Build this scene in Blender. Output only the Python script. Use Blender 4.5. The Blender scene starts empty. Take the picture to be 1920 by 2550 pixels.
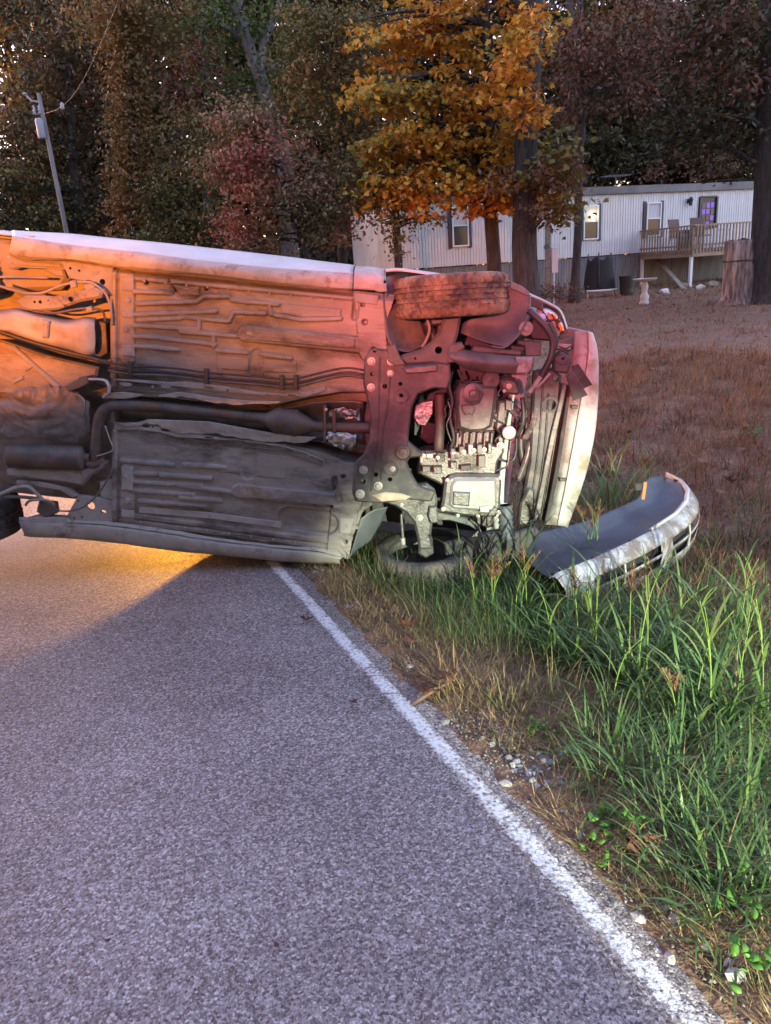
import bpy, bmesh, math, random
import numpy as np
from mathutils import Vector, Matrix, noise
from mathutils.geometry import tessellate_polygon
random.seed(7); RNG = np.random.default_rng(7)
S = bpy.context.scene
COL = S.collection
rad = math.radians

# ------------------------------------------------------------------ camera
CAM_H, PITCH, ROLL, FPX = 1.6, rad(18), 0.07, 1850.0
cF = Vector((0, math.cos(PITCH), -math.sin(PITCH)))
_R0 = Vector((1, 0, 0)); _U0 = Vector((0, math.sin(PITCH), math.cos(PITCH)))
cR = _R0*math.cos(ROLL) - _U0*math.sin(ROLL)
cU = _U0*math.cos(ROLL) + _R0*math.sin(ROLL)
CPOS = Vector((0, 0, CAM_H))
cam = bpy.data.cameras.new('camera'); camo = bpy.data.objects.new('camera', cam); COL.objects.link(camo)
camo.matrix_world = Matrix((( cR.x, cU.x, -cF.x, 0), (cR.y, cU.y, -cF.y, 0), (cR.z, cU.z, -cF.z, CAM_H), (0, 0, 0, 1)))
cam.sensor_fit = 'VERTICAL'; cam.sensor_height = 24.0; cam.lens = 24.0*FPX/2550.0
cam.clip_start = 0.05; cam.clip_end = 2000
S.camera = camo

# ------------------------------------------------------------------ sky and light
W = bpy.data.worlds.new('World'); S.world = W; W.use_nodes = True
nt = W.node_tree; bg = nt.nodes['Background']
sky = nt.nodes.new('ShaderNodeTexSky'); sky.sky_type = 'NISHITA'; sky.sun_disc = False
sky.sun_elevation = rad(4.0); sky.sun_rotation = rad(-60); sky.dust_density = 1.5; sky.ozone_density = 2.0
mx = nt.nodes.new('ShaderNodeMix'); mx.data_type = 'RGBA'; mx.blend_type = 'MULTIPLY'
mx.inputs[0].default_value = 1.0; mx.inputs[7].default_value = (1.36, 0.93, 0.98, 1)
nt.links.new(sky.outputs[0], mx.inputs[6]); nt.links.new(mx.outputs[2], bg.inputs[0])
bg.inputs[1].default_value = 0.15

def lamp(name, kind, loc, power, color, aim=None, size=0.05, cone=None, blend=0.2):
    l = bpy.data.lights.new(name, kind); o = bpy.data.objects.new(name, l); COL.objects.link(o)
    o.location = loc; l.energy = power; l.color = color
    if kind == 'SUN': l.angle = size
    else: l.shadow_soft_size = size
    if cone: l.spot_size = rad(cone); l.spot_blend = blend
    if aim is not None:
        o.rotation_euler = (Vector(aim) - Vector(loc)).to_track_quat('-Z', 'Y').to_euler()
    return o
# low dusk sun behind the wood, almost spent
lamp('sun', 'SUN', (0, 0, 50), 0.05, (1.0, 0.82, 0.9), aim=(8, -5, 46), size=rad(15))
# headlight of a stopped vehicle behind and right of the photographer (low beam: lights only what lies low)
lamp('vehicle_headlight', 'SPOT', (2.3, -3.2, 0.92), 400, (0.92, 1.0, 0.72), aim=(0.86, 4.2, -0.55), size=0.03, cone=23, blend=0.34)
# amber and red beacons of the emergency vehicle further back on the road
lamp('amber_beacon', 'SPOT', (-4.2, -5.5, 2.6), 900, (1.0, 0.22, 0.008), aim=(-2.0, 4.2, 2.05), size=0.10, cone=13, blend=0.6)
lamp('amber_beacon', 'SPOT', (-3.4, -5.5, 2.6), 330, (1.0, 0.22, 0.008), aim=(-0.25, 4.1, 2.0), size=0.10, cone=14, blend=0.7)
lamp('red_beacon', 'SPOT', (-1.6, -6.0, 2.6), 400, (1.0, 0.15, 0.20), aim=(0.72, 4.3, 1.36), size=0.10, cone=12.5, blend=0.7)
# amber lamp of a vehicle stopped on the road beyond the wreck
lamp('amber_lamp_beyond', 'SPOT', (-2.35, 7.8, 0.54), 85, (1.0, 0.42, 0.05), aim=(-2.7, 3.2, 0.0), size=0.04, cone=56, blend=0.4)

S.view_settings.view_transform = 'Standard'; S.view_settings.look = 'None'
S.view_settings.exposure = 4.0; S.view_settings.gamma = 1.0; S.view_settings.use_curve_mapping = False
S.cycles.max_bounces = 5; S.cycles.diffuse_bounces = 2; S.cycles.glossy_bounces = 2; S.cycles.transmission_bounces = 3
S.cycles.transparent_max_bounces = 4
S.cycles.sample_clamp_indirect = 4.0

# ------------------------------------------------------------------ projection helpers (photo pixel -> place)
def ray(px, py): return cF*FPX + cR*(px-960.0) + cU*(1275.0-py)
def at_z(px, py, z=0.0):
    d = ray(px, py); return CPOS + d*((z-CAM_H)/d.z)
def at_y(px, py, Y):
    d = ray(px, py); return CPOS + d*(Y/d.y)
# road edge line frame: s = metres right of the painted line, t = metres along the road
E0 = Vector((0.562, 1.2536)); ED = Vector((-0.4007, 0.9162)); EN = Vector((0.9162, 0.4007))
def st(x, y):
    dx, dy = x-E0.x, y-E0.y
    return dx*EN.x+dy*EN.y, dx*ED.x+dy*ED.y
def xy(s, t): return E0.x+s*EN.x+t*ED.x, E0.y+s*EN.y+t*ED.y
def sm(a, b, x):
    x = np.clip((x-a)/(b-a), 0, 1); return x*x*(3-2*x)
def terr(x, y):
    s = (x-E0.x)*EN.x+(y-E0.y)*EN.y
    t = (x-E0.x)*ED.x+(y-E0.y)*ED.y
    z = -0.012 - 0.16*sm(0.15, 1.1, s) - 0.14*sm(1.0, 2.4, s) + 0.26*sm(3.2, 8.5, s) + 0.45*sm(7, 20, s) + 0.15*sm(20, 40, s)
    z = z - 0.25*sm(-6.3, -7.6, s) + 0.4*sm(-9, -20, s)
    z = z + 0.02*np.sin(2.1*x+1.3*y)*sm(0.3, 1.5, s) + 0.012*np.sin(5.3*x-4.1*y)*sm(0.2, 1.0, s) + 0.03*np.sin(.7*x-.9*y)*sm(3, 6, s)
    return z
def hit(px, py):
    d = ray(px, py); a = 0.3/FPX
    k = a
    while k < 80/FPX:
        p = CPOS+d*k
        if p.z < float(terr(p.x, p.y)): return p
        k += 0.02/FPX*max(1, k*FPX/4)
    return CPOS+d*k

# ------------------------------------------------------------------ object helpers
def tag(o, label=None, cat=None, group=None, kind=None):
    if label: o['label'] = label
    if cat: o['category'] = cat
    if group: o['group'] = group
    if kind: o['kind'] = kind
    return o
def empty(name, loc=(0, 0, 0), mw=None):
    o = bpy.data.objects.new(name, None); COL.objects.link(o); o.empty_display_size = 0.1
    if mw is not None: o.matrix_world = mw
    else: o.location = loc
    return o
def mobj(name, verts, faces, mat, parent=None, smooth=False, fix=False):
    me = bpy.data.meshes.new(name)
    me.from_pydata([tuple(v) for v in verts], [], faces)
    if fix:
        bm = bmesh.new(); bm.from_mesh(me); bmesh.ops.recalc_face_normals(bm, faces=bm.faces); bm.to_mesh(me); bm.free()
    if smooth: me.polygons.foreach_set('use_smooth', [True]*len(me.polygons))
    me.materials.append(mat); me.update()
    o = bpy.data.objects.new(name, me); COL.objects.link(o)
    if parent: o.parent = parent
    return o
def npobj(name, V, Q, mat, parent=None, smooth=False):
    """fast mesh from numpy arrays: V (n,3), Q (m,k) all faces with k corners"""
    me = bpy.data.meshes.new(name); V = np.asarray(V, np.float32); Q = np.asarray(Q, np.int32); k = Q.shape[1]
    me.vertices.add(len(V)); me.vertices.foreach_set('co', V.ravel())
    me.loops.add(Q.size); me.loops.foreach_set('vertex_index', Q.ravel())
    me.polygons.add(len(Q)); me.polygons.foreach_set('loop_start', np.arange(0, Q.size, k, dtype=np.int32))
    me.polygons.foreach_set('loop_total', np.full(len(Q), k, np.int32))
    if smooth: me.polygons.foreach_set('use_smooth', np.ones(len(Q), bool))
    me.materials.append(mat); me.update(calc_edges=True); me.validate()
    o = bpy.data.objects.new(name, me); COL.objects.link(o)
    if parent: o.parent = parent
    return o

class MB:
    """collects shapes into one mesh"""
    def __init__(s): s.v = []; s.f = []
    def add(s, v, f):
        n = len(s.v); s.v += [tuple(p) for p in v]; s.f += [[i+n for i in q] for q in f]
    def box(s, c, size, rot=None, bev=0.0):
        hx, hy, hz = size[0]/2, size[1]/2, size[2]/2
        if bev <= 0:
            v = [Vector((x, y, z)) for x in (-hx, hx) for y in (-hy, hy) for z in (-hz, hz)]
            f = [(0,1,3,2),(4,6,7,5),(0,4,5,1),(2,3,7,6),(0,2,6,4),(1,5,7,3)]
        else:
            bm = bmesh.new(); bmesh.ops.create_cube(bm, size=1.0)
            bmesh.ops.scale(bm, vec=size, verts=bm.verts)
            bmesh.ops.bevel(bm, geom=bm.edges[:], offset=bev, segments=2, affect='EDGES', profile=0.5)
            bm.verts.index_update(); v = [p.co.copy() for p in bm.verts]; f = [[q.index for q in fc.verts] for fc in bm.faces]; bm.free()
        c = Vector(c)
        if rot is not None: v = [rot @ p for p in v]
        s.add([p+c for p in v], f)
    def tube(s, pts, r, seg=8, cap=True, flat=1.0):
        pts = [Vector(p) for p in pts]; n = len(pts)
        rs = r if isinstance(r, (list, tuple)) else [r]*n
        prev = None; rings = []
        for i, p in enumerate(pts):
            d = (pts[min(i+1, n-1)]-pts[max(i-1, 0)])
            if d.length < 1e-9: d = Vector((0, 0, 1))
            d.normalize()
            if prev is None:
                a = Vector((0, 0, 1)) if abs(d.z) < 0.9 else Vector((1, 0, 0))
                a = (a-d*a.dot(d)).normalized()
            else:
                a = prev-d*prev.dot(d)
                a = a.normalized() if a.length > 1e-6 else d.orthogonal().normalized()
            prev = a; b = d.cross(a)
            rings.append([p+(a*math.cos(2*math.pi*k/seg)*rs[i]+b*math.sin(2*math.pi*k/seg)*rs[i]*flat) for k in range(seg)])
        v = [q for rg in rings for q in rg]; f = []
        for i in range(n-1):
            for k in range(seg):
                k2 = (k+1) % seg
                f.append((i*seg+k, i*seg+k2, (i+1)*seg+k2, (i+1)*seg+k))
        if cap:
            f.append(list(range(seg))[::-1]); f.append([(n-1)*seg+k for k in range(seg)])
        s.add(v, f)
    def lathe(s, prof, c, axis, seg=32, cap=True):
        """prof list of (r, z along axis)"""
        ax = Vector(axis).normalized(); a = ax.orthogonal().normalized(); b = ax.cross(a); c = Vector(c)
        v = []; f = []; m = len(prof)
        for k in range(seg):
            th = 2*math.pi*k/seg; e = a*math.cos(th)+b*math.sin(th)
            for (r, z) in prof: v.append(c+ax*z+e*r)
        for k in range(seg):
            k2 = (k+1) % seg
            for i in range(m-1): f.append((k*m+i, k2*m+i, k2*m+i+1, k*m+i+1))
        if cap:
            if prof[0][0] > 1e-6: f.append([k*m for k in range(seg)])
            if prof[-1][0] > 1e-6: f.append([k*m+m-1 for k in range(seg)][::-1])
        s.add(v, f)
    def build(s, name, mat, parent=None, smooth=False, fix=True):
        return mobj(name, s.v, s.f, mat, parent, smooth, fix)
def catmull(pts, n=6):
    pts = [Vector(p) for p in pts]; out = []
    for i in range(len(pts)-1):
        p0 = pts[max(i-1, 0)]; p1 = pts[i]; p2 = pts[i+1]; p3 = pts[min(i+2, len(pts)-1)]
        for k in range(n):
            t = k/n; t2 = t*t; t3 = t2*t
            out.append(0.5*((2*p1)+(p2-p0)*t+(2*p0-5*p1+4*p2-p3)*t2+(3*p1-p0-3*p2+p3)*t3))
    out.append(pts[-1]); return out
def autosmooth(o, ang=40):
    me = o.data; me.polygons.foreach_set('use_smooth', [True]*len(me.polygons))
    bm = bmesh.new(); bm.from_mesh(me); lim = rad(ang)
    for e in bm.edges:
        if len(e.link_faces) == 2 and e.calc_face_angle(0) > lim: e.smooth = False
    bm.to_mesh(me); bm.free(); return o

# ------------------------------------------------------------------ materials
MATS = {}
def mat(name, c1, c2=None, scale=8.0, rough=0.7, metal=0.0, bump=0.0, bscale=None, detail=5.0, lo=0.35, hi=0.65, c3=None, s3=2.0, th3=0.55, stretch=None, spec=0.5, bdist=0.01, rnd=0.0):
    if name in MATS: return MATS[name]
    m = bpy.data.materials.new(name); m.use_nodes = True; t = m.node_tree; b = t.nodes['Principled BSDF']
    N = t.nodes.new; Lk = t.links.new
    b.inputs['Roughness'].default_value = rough; b.inputs['Metallic'].default_value = metal
    b.inputs['Specular IOR Level'].default_value = spec
    tc = N('ShaderNodeTexCoord'); co = tc.outputs['Object']
    if stretch:
        mp = N('ShaderNodeMapping'); mp.inputs['Scale'].default_value = stretch; Lk(co, mp.inputs[0]); co = mp.outputs[0]
    if c2 is None: b.inputs['Base Color'].default_value = (*c1, 1)
    else:
        n = N('ShaderNodeTexNoise'); n.inputs['Scale'].default_value = scale; n.inputs['Detail'].default_value = detail; n.inputs['Roughness'].default_value = 0.62
        Lk(co, n.inputs[0]); r = N('ShaderNodeValToRGB'); Lk(n.outputs[0], r.inputs[0])
        r.color_ramp.elements[0].position = lo; r.color_ramp.elements[1].position = hi
        r.color_ramp.elements[0].color = (*c1, 1); r.color_ramp.elements[1].color = (*c2, 1)
        out = r.outputs[0]
        if c3:
            n3 = N('ShaderNodeTexNoise'); n3.inputs['Scale'].default_value = s3; n3.inputs['Detail'].default_value = 6; n3.inputs['Roughness'].default_value = 0.7
            Lk(co, n3.inputs[0]); r3 = N('ShaderNodeMapRange'); r3.inputs[1].default_value = th3-0.06; r3.inputs[2].default_value = th3+0.08; Lk(n3.outputs[0], r3.inputs[0])
            mm = N('ShaderNodeMix'); mm.data_type = 'RGBA'; mm.inputs[7].default_value = (*c3, 1); Lk(out, mm.inputs[6]); Lk(r3.outputs[0], mm.inputs[0]); out = mm.outputs[2]
        Lk(out, b.inputs['Base Color'])
    if bump > 0:
        nb = N('ShaderNodeTexNoise'); nb.inputs['Scale'].default_value = bscale or scale*3; nb.inputs['Detail'].default_value = 6
        Lk(co, nb.inputs[0]); bp = N('ShaderNodeBump'); bp.inputs['Strength'].default_value = bump; bp.inputs['Distance'].default_value = bdist
        Lk(nb.outputs[0], bp.inputs['Height']); Lk(bp.outputs[0], b.inputs['Normal'])
    if rnd:
        oi = N('ShaderNodeObjectInfo'); mrr = N('ShaderNodeMapRange'); mrr.inputs[3].default_value = 1-rnd; mrr.inputs[4].default_value = 1+rnd*.6; Lk(oi.outputs['Random'], mrr.inputs[0])
        hs = N('ShaderNodeHueSaturation'); Lk(mrr.outputs[0], hs.inputs['Value']); Lk(b.inputs['Base Color'].links[0].from_socket, hs.inputs['Color']); Lk(hs.outputs[0], b.inputs['Base Color'])
    MATS[name] = m; return m
def leafmat(name, cols, noise_scale=0.35, trans=0.35, rough=0.6, spread=0.5, spec=0.3, gain=1.0):
    """colour picked per leaf: random per island mixed with a slow noise through the crown"""
    m = bpy.data.materials.new(name); m.use_nodes = True; t = m.node_tree; b = t.nodes['Principled BSDF']; N = t.nodes.new; Lk = t.links.new
    g = N('ShaderNodeNewGeometry'); tc = N('ShaderNodeTexCoord')
    n = N('ShaderNodeTexNoise'); n.inputs['Scale'].default_value = noise_scale; n.inputs['Detail'].default_value = 3; Lk(tc.outputs['Object'], n.inputs[0])
    mr = N('ShaderNodeMapRange'); mr.inputs[1].default_value = 0.3; mr.inputs[2].default_value = 0.7; Lk(n.outputs[0], mr.inputs[0])
    mi = N('ShaderNodeMix'); mi.inputs[0].default_value = spread; Lk(mr.outputs[0], mi.inputs[2]); Lk(g.outputs['Random Per Island'], mi.inputs[3])
    r = N('ShaderNodeValToRGB'); Lk(mi.outputs[0], r.inputs[0]); cr = r.color_ramp
    while len(cr.elements) < len(cols): cr.elements.new(0.5)
    for i, c in enumerate(cols):
        cr.elements[i].position = 0.15+0.7*i/(len(cols)-1); cr.elements[i].color = (*[x*gain for x in c], 1)
    Lk(r.outputs[0], b.inputs['Base Color']); b.inputs['Roughness'].default_value = rough; b.inputs['Specular IOR Level'].default_value = spec
    tr = N('ShaderNodeBsdfTranslucent'); Lk(r.outputs[0], tr.inputs[0]); ms = N('ShaderNodeMixShader'); ms.inputs[0].default_value = trans
    Lk(b.outputs[0], ms.inputs[1]); Lk(tr.outputs[0], ms.inputs[2]); Lk(ms.outputs[0], t.nodes['Material Output'].inputs[0])
    MATS[name] = m; return m
def emit(name, col, st_):
    m = bpy.data.materials.new(name); m.use_nodes = True; b = m.node_tree.nodes['Principled BSDF']
    b.inputs['Base Color'].default_value = (*col, 1); b.inputs['Emission Color'].default_value = (*col, 1); b.inputs['Emission Strength'].default_value = st_
    return m

def m_pan():
    m = mat('dusty_underbody', (0.125, 0.112, 0.104), (0.27, 0.24, 0.224), scale=7, rough=.58, metal=.12, detail=9, c3=(0.05, 0.042, 0.038), s3=4, th3=.54, bump=.5, bscale=60, stretch=(.35, 1, 1), bdist=.006, lo=.3, hi=.7)
    t = m.node_tree; b = t.nodes['Principled BSDF']; N = t.nodes.new; Lk = t.links.new; base = b.inputs['Base Color'].links[0].from_socket
    tc = N('ShaderNodeTexCoord')
    def layer(base, scale, lo, hi, col, stretch=(1, 1, 1)):
        mp = N('ShaderNodeMapping'); mp.inputs['Scale'].default_value = stretch; Lk(tc.outputs['Object'], mp.inputs[0])
        n = N('ShaderNodeTexNoise'); n.inputs['Scale'].default_value = scale; n.inputs['Detail'].default_value = 8; n.inputs['Roughness'].default_value = .75; Lk(mp.outputs[0], n.inputs[0])
        r = N('ShaderNodeMapRange'); r.inputs[1].default_value = lo; r.inputs[2].default_value = hi; Lk(n.outputs[0], r.inputs[0])
        x = N('ShaderNodeMix'); x.data_type = 'RGBA'; x.inputs[7].default_value = (*col, 1); Lk(r.outputs[0], x.inputs[0]); Lk(base, x.inputs[6]); return x.outputs[2]
    c = layer(base, 30, .58, .66, (0.24, 0.22, 0.21), (.25, 1, 1))      # scuffs
    c = layer(c, 2.2, .56, .66, (0.15, 0.095, 0.06))                     # dried mud
    c = layer(c, 46, .66, .70, (0.13, 0.055, 0.03))                      # rust specks
    Lk(c, b.inputs['Base Color']); return m

# ================================================================== SETTING: ground, road
def m_asphalt():
    m = bpy.data.materials.new('asphalt'); m.use_nodes = True; t = m.node_tree; b = t.nodes['Principled BSDF']; N = t.nodes.new; Lk = t.links.new
    tc = N('ShaderNodeTexCoord')
    v = N('ShaderNodeTexVoronoi'); v.inputs['Scale'].default_value = 140; Lk(tc.outputs['Object'], v.inputs[0])
    v2 = N('ShaderNodeTexVoronoi'); v2.inputs['Scale'].default_value = 250; Lk(tc.outputs['Object'], v2.inputs[0])
    sx = N('ShaderNodeSeparateColor'); Lk(v.outputs['Color'], sx.inputs[0])
    sx2 = N('ShaderNodeSeparateColor'); Lk(v2.outputs['Color'], sx2.inputs[0])
    av = N('ShaderNodeMix'); av.inputs[0].default_value = 0.4; Lk(sx.outputs[0], av.inputs[2]); Lk(sx2.outputs[1], av.inputs[3])
    n = N('ShaderNodeTexNoise'); n.inputs['Scale'].default_value = 1.6; n.inputs['Detail'].default_value = 6; Lk(tc.outputs['Object'], n.inputs[0])
    ma = N('ShaderNodeMath'); ma.operation = 'MULTIPLY_ADD'; ma.inputs[1].default_value = 0.5; Lk(n.outputs[0], ma.inputs[0]); 
    sb = N('ShaderNodeMath'); sb.operation = 'SUBTRACT'; sb.inputs[1].default_value = 0.25; Lk(av.outputs[0], sb.inputs[0]); Lk(sb.outputs[0], ma.inputs[2])
    r = N('ShaderNodeValToRGB'); cr = r.color_ramp; Lk(ma.outputs[0], r.inputs[0])
    cr.elements[0].position = 0.12; cr.elements[0].color = (0.056, 0.046, 0.043, 1)
    cr.elements[1].position = 0.95; cr.elements[1].color = (0.48, 0.43, 0.41, 1)
    e = cr.elements.new(0.5); e.color = (0.178, 0.146, 0.136, 1)
    e = cr.elements.new(0.78); e.color = (0.31, 0.256, 0.24, 1)
    Lk(r.outputs[0], b.inputs['Base Color']); b.inputs['Specular IOR Level'].default_value = 0.3
    rr = N('ShaderNodeMapRange'); rr.inputs[3].default_value = 0.4; rr.inputs[4].default_value = 0.9; Lk(sx.outputs[1], rr.inputs[0]); Lk(rr.outputs[0], b.inputs['Roughness'])
    bp = N('ShaderNodeBump'); bp.inputs['Strength'].default_value = 0.6; bp.inputs['Distance'].default_value = 0.003; bp.invert = True
    n2 = N('ShaderNodeTexNoise'); n2.inputs['Scale'].default_value = 160; n2.inputs['Detail'].default_value = 3; Lk(tc.outputs['Object'], n2.inputs[0])
    ad = N('ShaderNodeMath'); ad.operation = 'ADD'; Lk(v.outputs['Distance'], ad.inputs[0]); Lk(n2.outputs[0], ad.inputs[1])
    Lk(ad.outputs[0], bp.inputs['Height'])
    vs_ = N('ShaderNodeVectorMath'); vs_.operation = 'SUBTRACT'; vs_.inputs[1].default_value = (.5, .5, .5); Lk(v.outputs['Color'], vs_.inputs[0])
    vk = N('ShaderNodeVectorMath'); vk.operation = 'SCALE'; vk.inputs['Scale'].default_value = 0.40; Lk(vs_.outputs[0], vk.inputs[0])
    va = N('ShaderNodeVectorMath'); va.operation = 'ADD'; Lk(bp.outputs[0], va.inputs[0]); Lk(vk.outputs[0], va.inputs[1])
    vn = N('ShaderNodeVectorMath'); vn.operation = 'NORMALIZE'; Lk(va.outputs[0], vn.inputs[0]); Lk(vn.outputs[0], b.inputs['Normal'])
    return m, t, b
ASPH, _, _ = m_asphalt()
def m_line():
    m, t, b = m_asphalt(); m.name = 'worn_white_paint'; N = t.nodes.new; Lk = t.links.new
    base = b.inputs['Base Color'].links[0].from_socket
    tc = N('ShaderNodeTexCoord'); n = N('ShaderNodeTexNoise'); n.inputs['Scale'].default_value = 70; n.inputs['Detail'].default_value = 5; n.inputs['Roughness'].default_value = 0.7
    Lk(tc.outputs['Object'], n.inputs[0]); uvn = N('ShaderNodeAttribute'); uvn.attribute_name = 'across'
    n2 = N('ShaderNodeTexNoise'); n2.inputs['Scale'].default_value = 7; n2.inputs['Detail'].default_value = 4; Lk(tc.outputs['Object'], n2.inputs[0])
    a = N('ShaderNodeMath'); a.operation = 'MULTIPLY_ADD'; a.inputs[1].default_value = 0.34; Lk(n2.outputs[0], a.inputs[0]); Lk(n.outputs[0], a.inputs[2])
    c = N('ShaderNodeMath'); c.operation = 'MULTIPLY_ADD'; c.inputs[1].default_value = -0.55; Lk(uvn.outputs['Fac'], c.inputs[0]); Lk(a.outputs[0], c.inputs[2])
    mr = N('ShaderNodeMapRange'); mr.inputs[1].default_value = 0.52; mr.inputs[2].default_value = 0.70; Lk(c.outputs[0], mr.inputs[0])
    mm = N('ShaderNodeMix'); mm.data_type = 'RGBA'; mm.inputs[7].default_value = (0.60, 0.60, 0.58, 1); Lk(mr.outputs[0], mm.inputs[0]); Lk(base, mm.inputs[6]); Lk(mm.outputs[2], b.inputs['Base Color'])
    return m
PAINT = m_line()

def grid_sheet(name, svals, tvals, zfun, mt, jitter=None, attr=None):
    V = []; 
    for i, s_ in enumerate(svals):
        for t_ in tvals:
            ss = s_+(jitter(i, t_) if jitter else 0); x, y = xy(ss, t_); V.append((x, y, zfun(x, y, ss, t_)))
    m = len(tvals); Q = [(i*m+j, (i+1)*m+j, (i+1)*m+j+1, i*m+j+1) for i in range(len(svals)-1) for j in range(m-1)]
    o = npobj(name, V, Q, mt)
    if attr:
        at = o.data.attributes.new('across', 'FLOAT', 'POINT'); at.data.foreach_set('value', np.array([attr[i] for i in range(len(svals)) for _ in tvals], np.float32))
    return o
tv = np.concatenate([np.arange(-14, 12, 0.04), np.arange(12, 70, 1.0)])
def edge_noise(t): return 0.035*noise.noise((t*1.7, 3.1, 0))+0.03*noise.noise((t*6.0, 9.0, 0))+0.018*noise.noise((t*21.0, 1.0, 0))
rd = grid_sheet('road', [-6.4, -3.2, -0.3, 0.02, 0.08], tv, lambda x, y, s, t: (0.0 if s < 0.06 else -0.004) - 0.012*max(0, abs(s+3.1)-2)/3, ASPH,
    jitter=lambda i, t: edge_noise(t)+0.02*math.sin(t*0.9) if i == 4 else 0)
tag(rd, kind='structure')
ln = grid_sheet('edge_line', [-0.046, -0.03, -0.012, 0.012, 0.028, 0.042], np.arange(-6, 30, 0.05), lambda x, y, s, t: -0.0030, PAINT, attr=[0.9, 0.2, 0, 0, 0.15, 0.9])
tag(ln, kind='structure')

# terrain
DIRT = mat('soil_and_thatch', (0.085, 0.045, 0.027), (0.24, 0.135, 0.082), scale=14, rough=0.95, bump=1.0, bscale=45, c3=(0.16, 0.072, 0.046), s3=1.1, th3=0.52, bdist=0.02)  # redder than plain soil, carrying the beacon's red tint over the yard
xs = np.concatenate([np.arange(-150, -12, 6.0), np.arange(-12, -1, 0.5), np.arange(-1, 4.5, 0.07), np.arange(4.5, 18, 0.4), np.arange(18, 200, 6.0)])
ys = np.concatenate([np.arange(-60, -2, 4.0), np.arange(-2, 0.6, 0.3), np.arange(0.6, 7, 0.07), np.arange(7, 40, 0.5), np.arange(40, 240, 8.0)])
X, Y = np.meshgrid(xs, ys, indexing='ij'); Z = terr(X, Y)
s_, t_ = (X-E0.x)*EN.x+(Y-E0.y)*EN.y, (X-E0.x)*ED.x+(Y-E0.y)*ED.y
Z = np.where(s_ < 0.0, Z-0.03, Z)
near = (X > -1) & (X < 4.5) & (Y > .6) & (Y < 7) & (s_ > 0.1)
Z = Z + np.where(near, RNG.normal(0, 0.006, Z.shape), 0)
n1, n2 = X.shape
I = np.arange(n1*n2).reshape(n1, n2)
Q = np.stack([I[:-1, :-1], I[1:, :-1], I[1:, 1:], I[:-1, 1:]], -1).reshape(-1, 4)
tag(npobj('ground', np.stack([X, Y, Z], -1).reshape(-1, 3), Q, DIRT, smooth=True), kind='structure')

# ================================================================== gravel, stones, leaves
STONE = mat('pale_stone', (0.19, 0.18, 0.17), (0.34, 0.33, 0.325), scale=25, rough=0.85, bump=0.3, bscale=90, c3=(0.27, 0.19, 0.13), s3=14, th3=0.62, rnd=.45)
def rock_mesh(seed, sub=1):
    bm = bmesh.new(); bmesh.ops.create_icosphere(bm, subdivisions=sub, radius=1.0)
    r = random.Random(seed); off = Vector((r.uniform(0, 50), r.uniform(0, 50), r.uniform(0, 50)))
    sc = Vector((1, r.uniform(.65, .95), r.uniform(.45, .7)))
    for v in bm.verts:
        v.co *= 1+0.5*noise.noise(v.co*1.7+off)
        v.co = Vector((v.co.x*sc.x, v.co.y*sc.y, v.co.z*sc.z))
    me = bpy.data.meshes.new('stone'); bm.to_mesh(me); bm.free(); me.materials.append(STONE)
    return me
RM = [rock_mesh(i) for i in range(8)]
def stone(p, r, label, group=None):
    o = bpy.data.objects.new('stone', random.choice(RM)); COL.objects.link(o)
    o.location = (p.x, p.y, p.z+r*0.28); o.scale = (r, r, r); o.rotation_euler = (random.uniform(-.3, .3), random.uniform(-.3, .3), random.uniform(0, 6.3))
    return tag(o, label, 'stone', group)
# the stones one can pick out (photo pixels, radius in px)
big = [((1108,1803),14,'flat white stone lying just outside the worn road edge line'),((1832,2440),26,'largest pale stone in the bottom right corner of the verge'),
       ((1667,2395),18,'grey stone with a sharp top near the bottom of the verge'),((1258,1955),20,'tan stone at the near end of the gravel patch'),
       ((1137,1813),11,'white pebble next to the flat white stone'),((1590,2295),22,'buried tan stone in the dirt by the road edge'),((1530,2258),15,'yellowish stone half buried beside the asphalt edge')]
for (q, r, lb) in big:
    p = hit(*q); stone(p, r/FPX*(p-CPOS).length*0.95, lb)
GR = 'pale gravel stones along the road edge'
patches = [((1290,1925),105,48,64,'in the main gravel patch beside the line'),((1200,1850),70,30,26,'at the far end of the gravel patch'),((770,1425),60,35,34,'in the gravel by the car sill corner'),((925,1605),45,20,14,'in the small heap right of the leaf on the road'),((1380,1880),70,25,16,'near the small weeds of the gravel patch'),((1700,2380),140,90,20,'in the dirt of the bottom right corner'),((1340,2030),60,30,8,'just below the main gravel patch'),((1560,2200),60,50,8,'in the dirt below the large curled leaf'),((870,1515),35,25,22,'beside the line above the curled leaf on the road'),((1010,1668),35,25,18,'beside the line below the small heap'),((1440,2090),40,40,20,'along the asphalt edge left of the large curled leaf'),((1610,2290),50,45,20,'along the asphalt edge near the buried tan stone')]
for (c, rx, ry, n, where) in patches:
    for _ in range(n):
        q = (c[0]+random.gauss(0, rx*.5), c[1]+random.gauss(0, ry*.5)); p = hit(*q)
        if st(p.x, p.y)[0] < 0.15: continue
        stone(p, random.uniform(.008, .021), 'small pale gravel stone '+where, GR)
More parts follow.
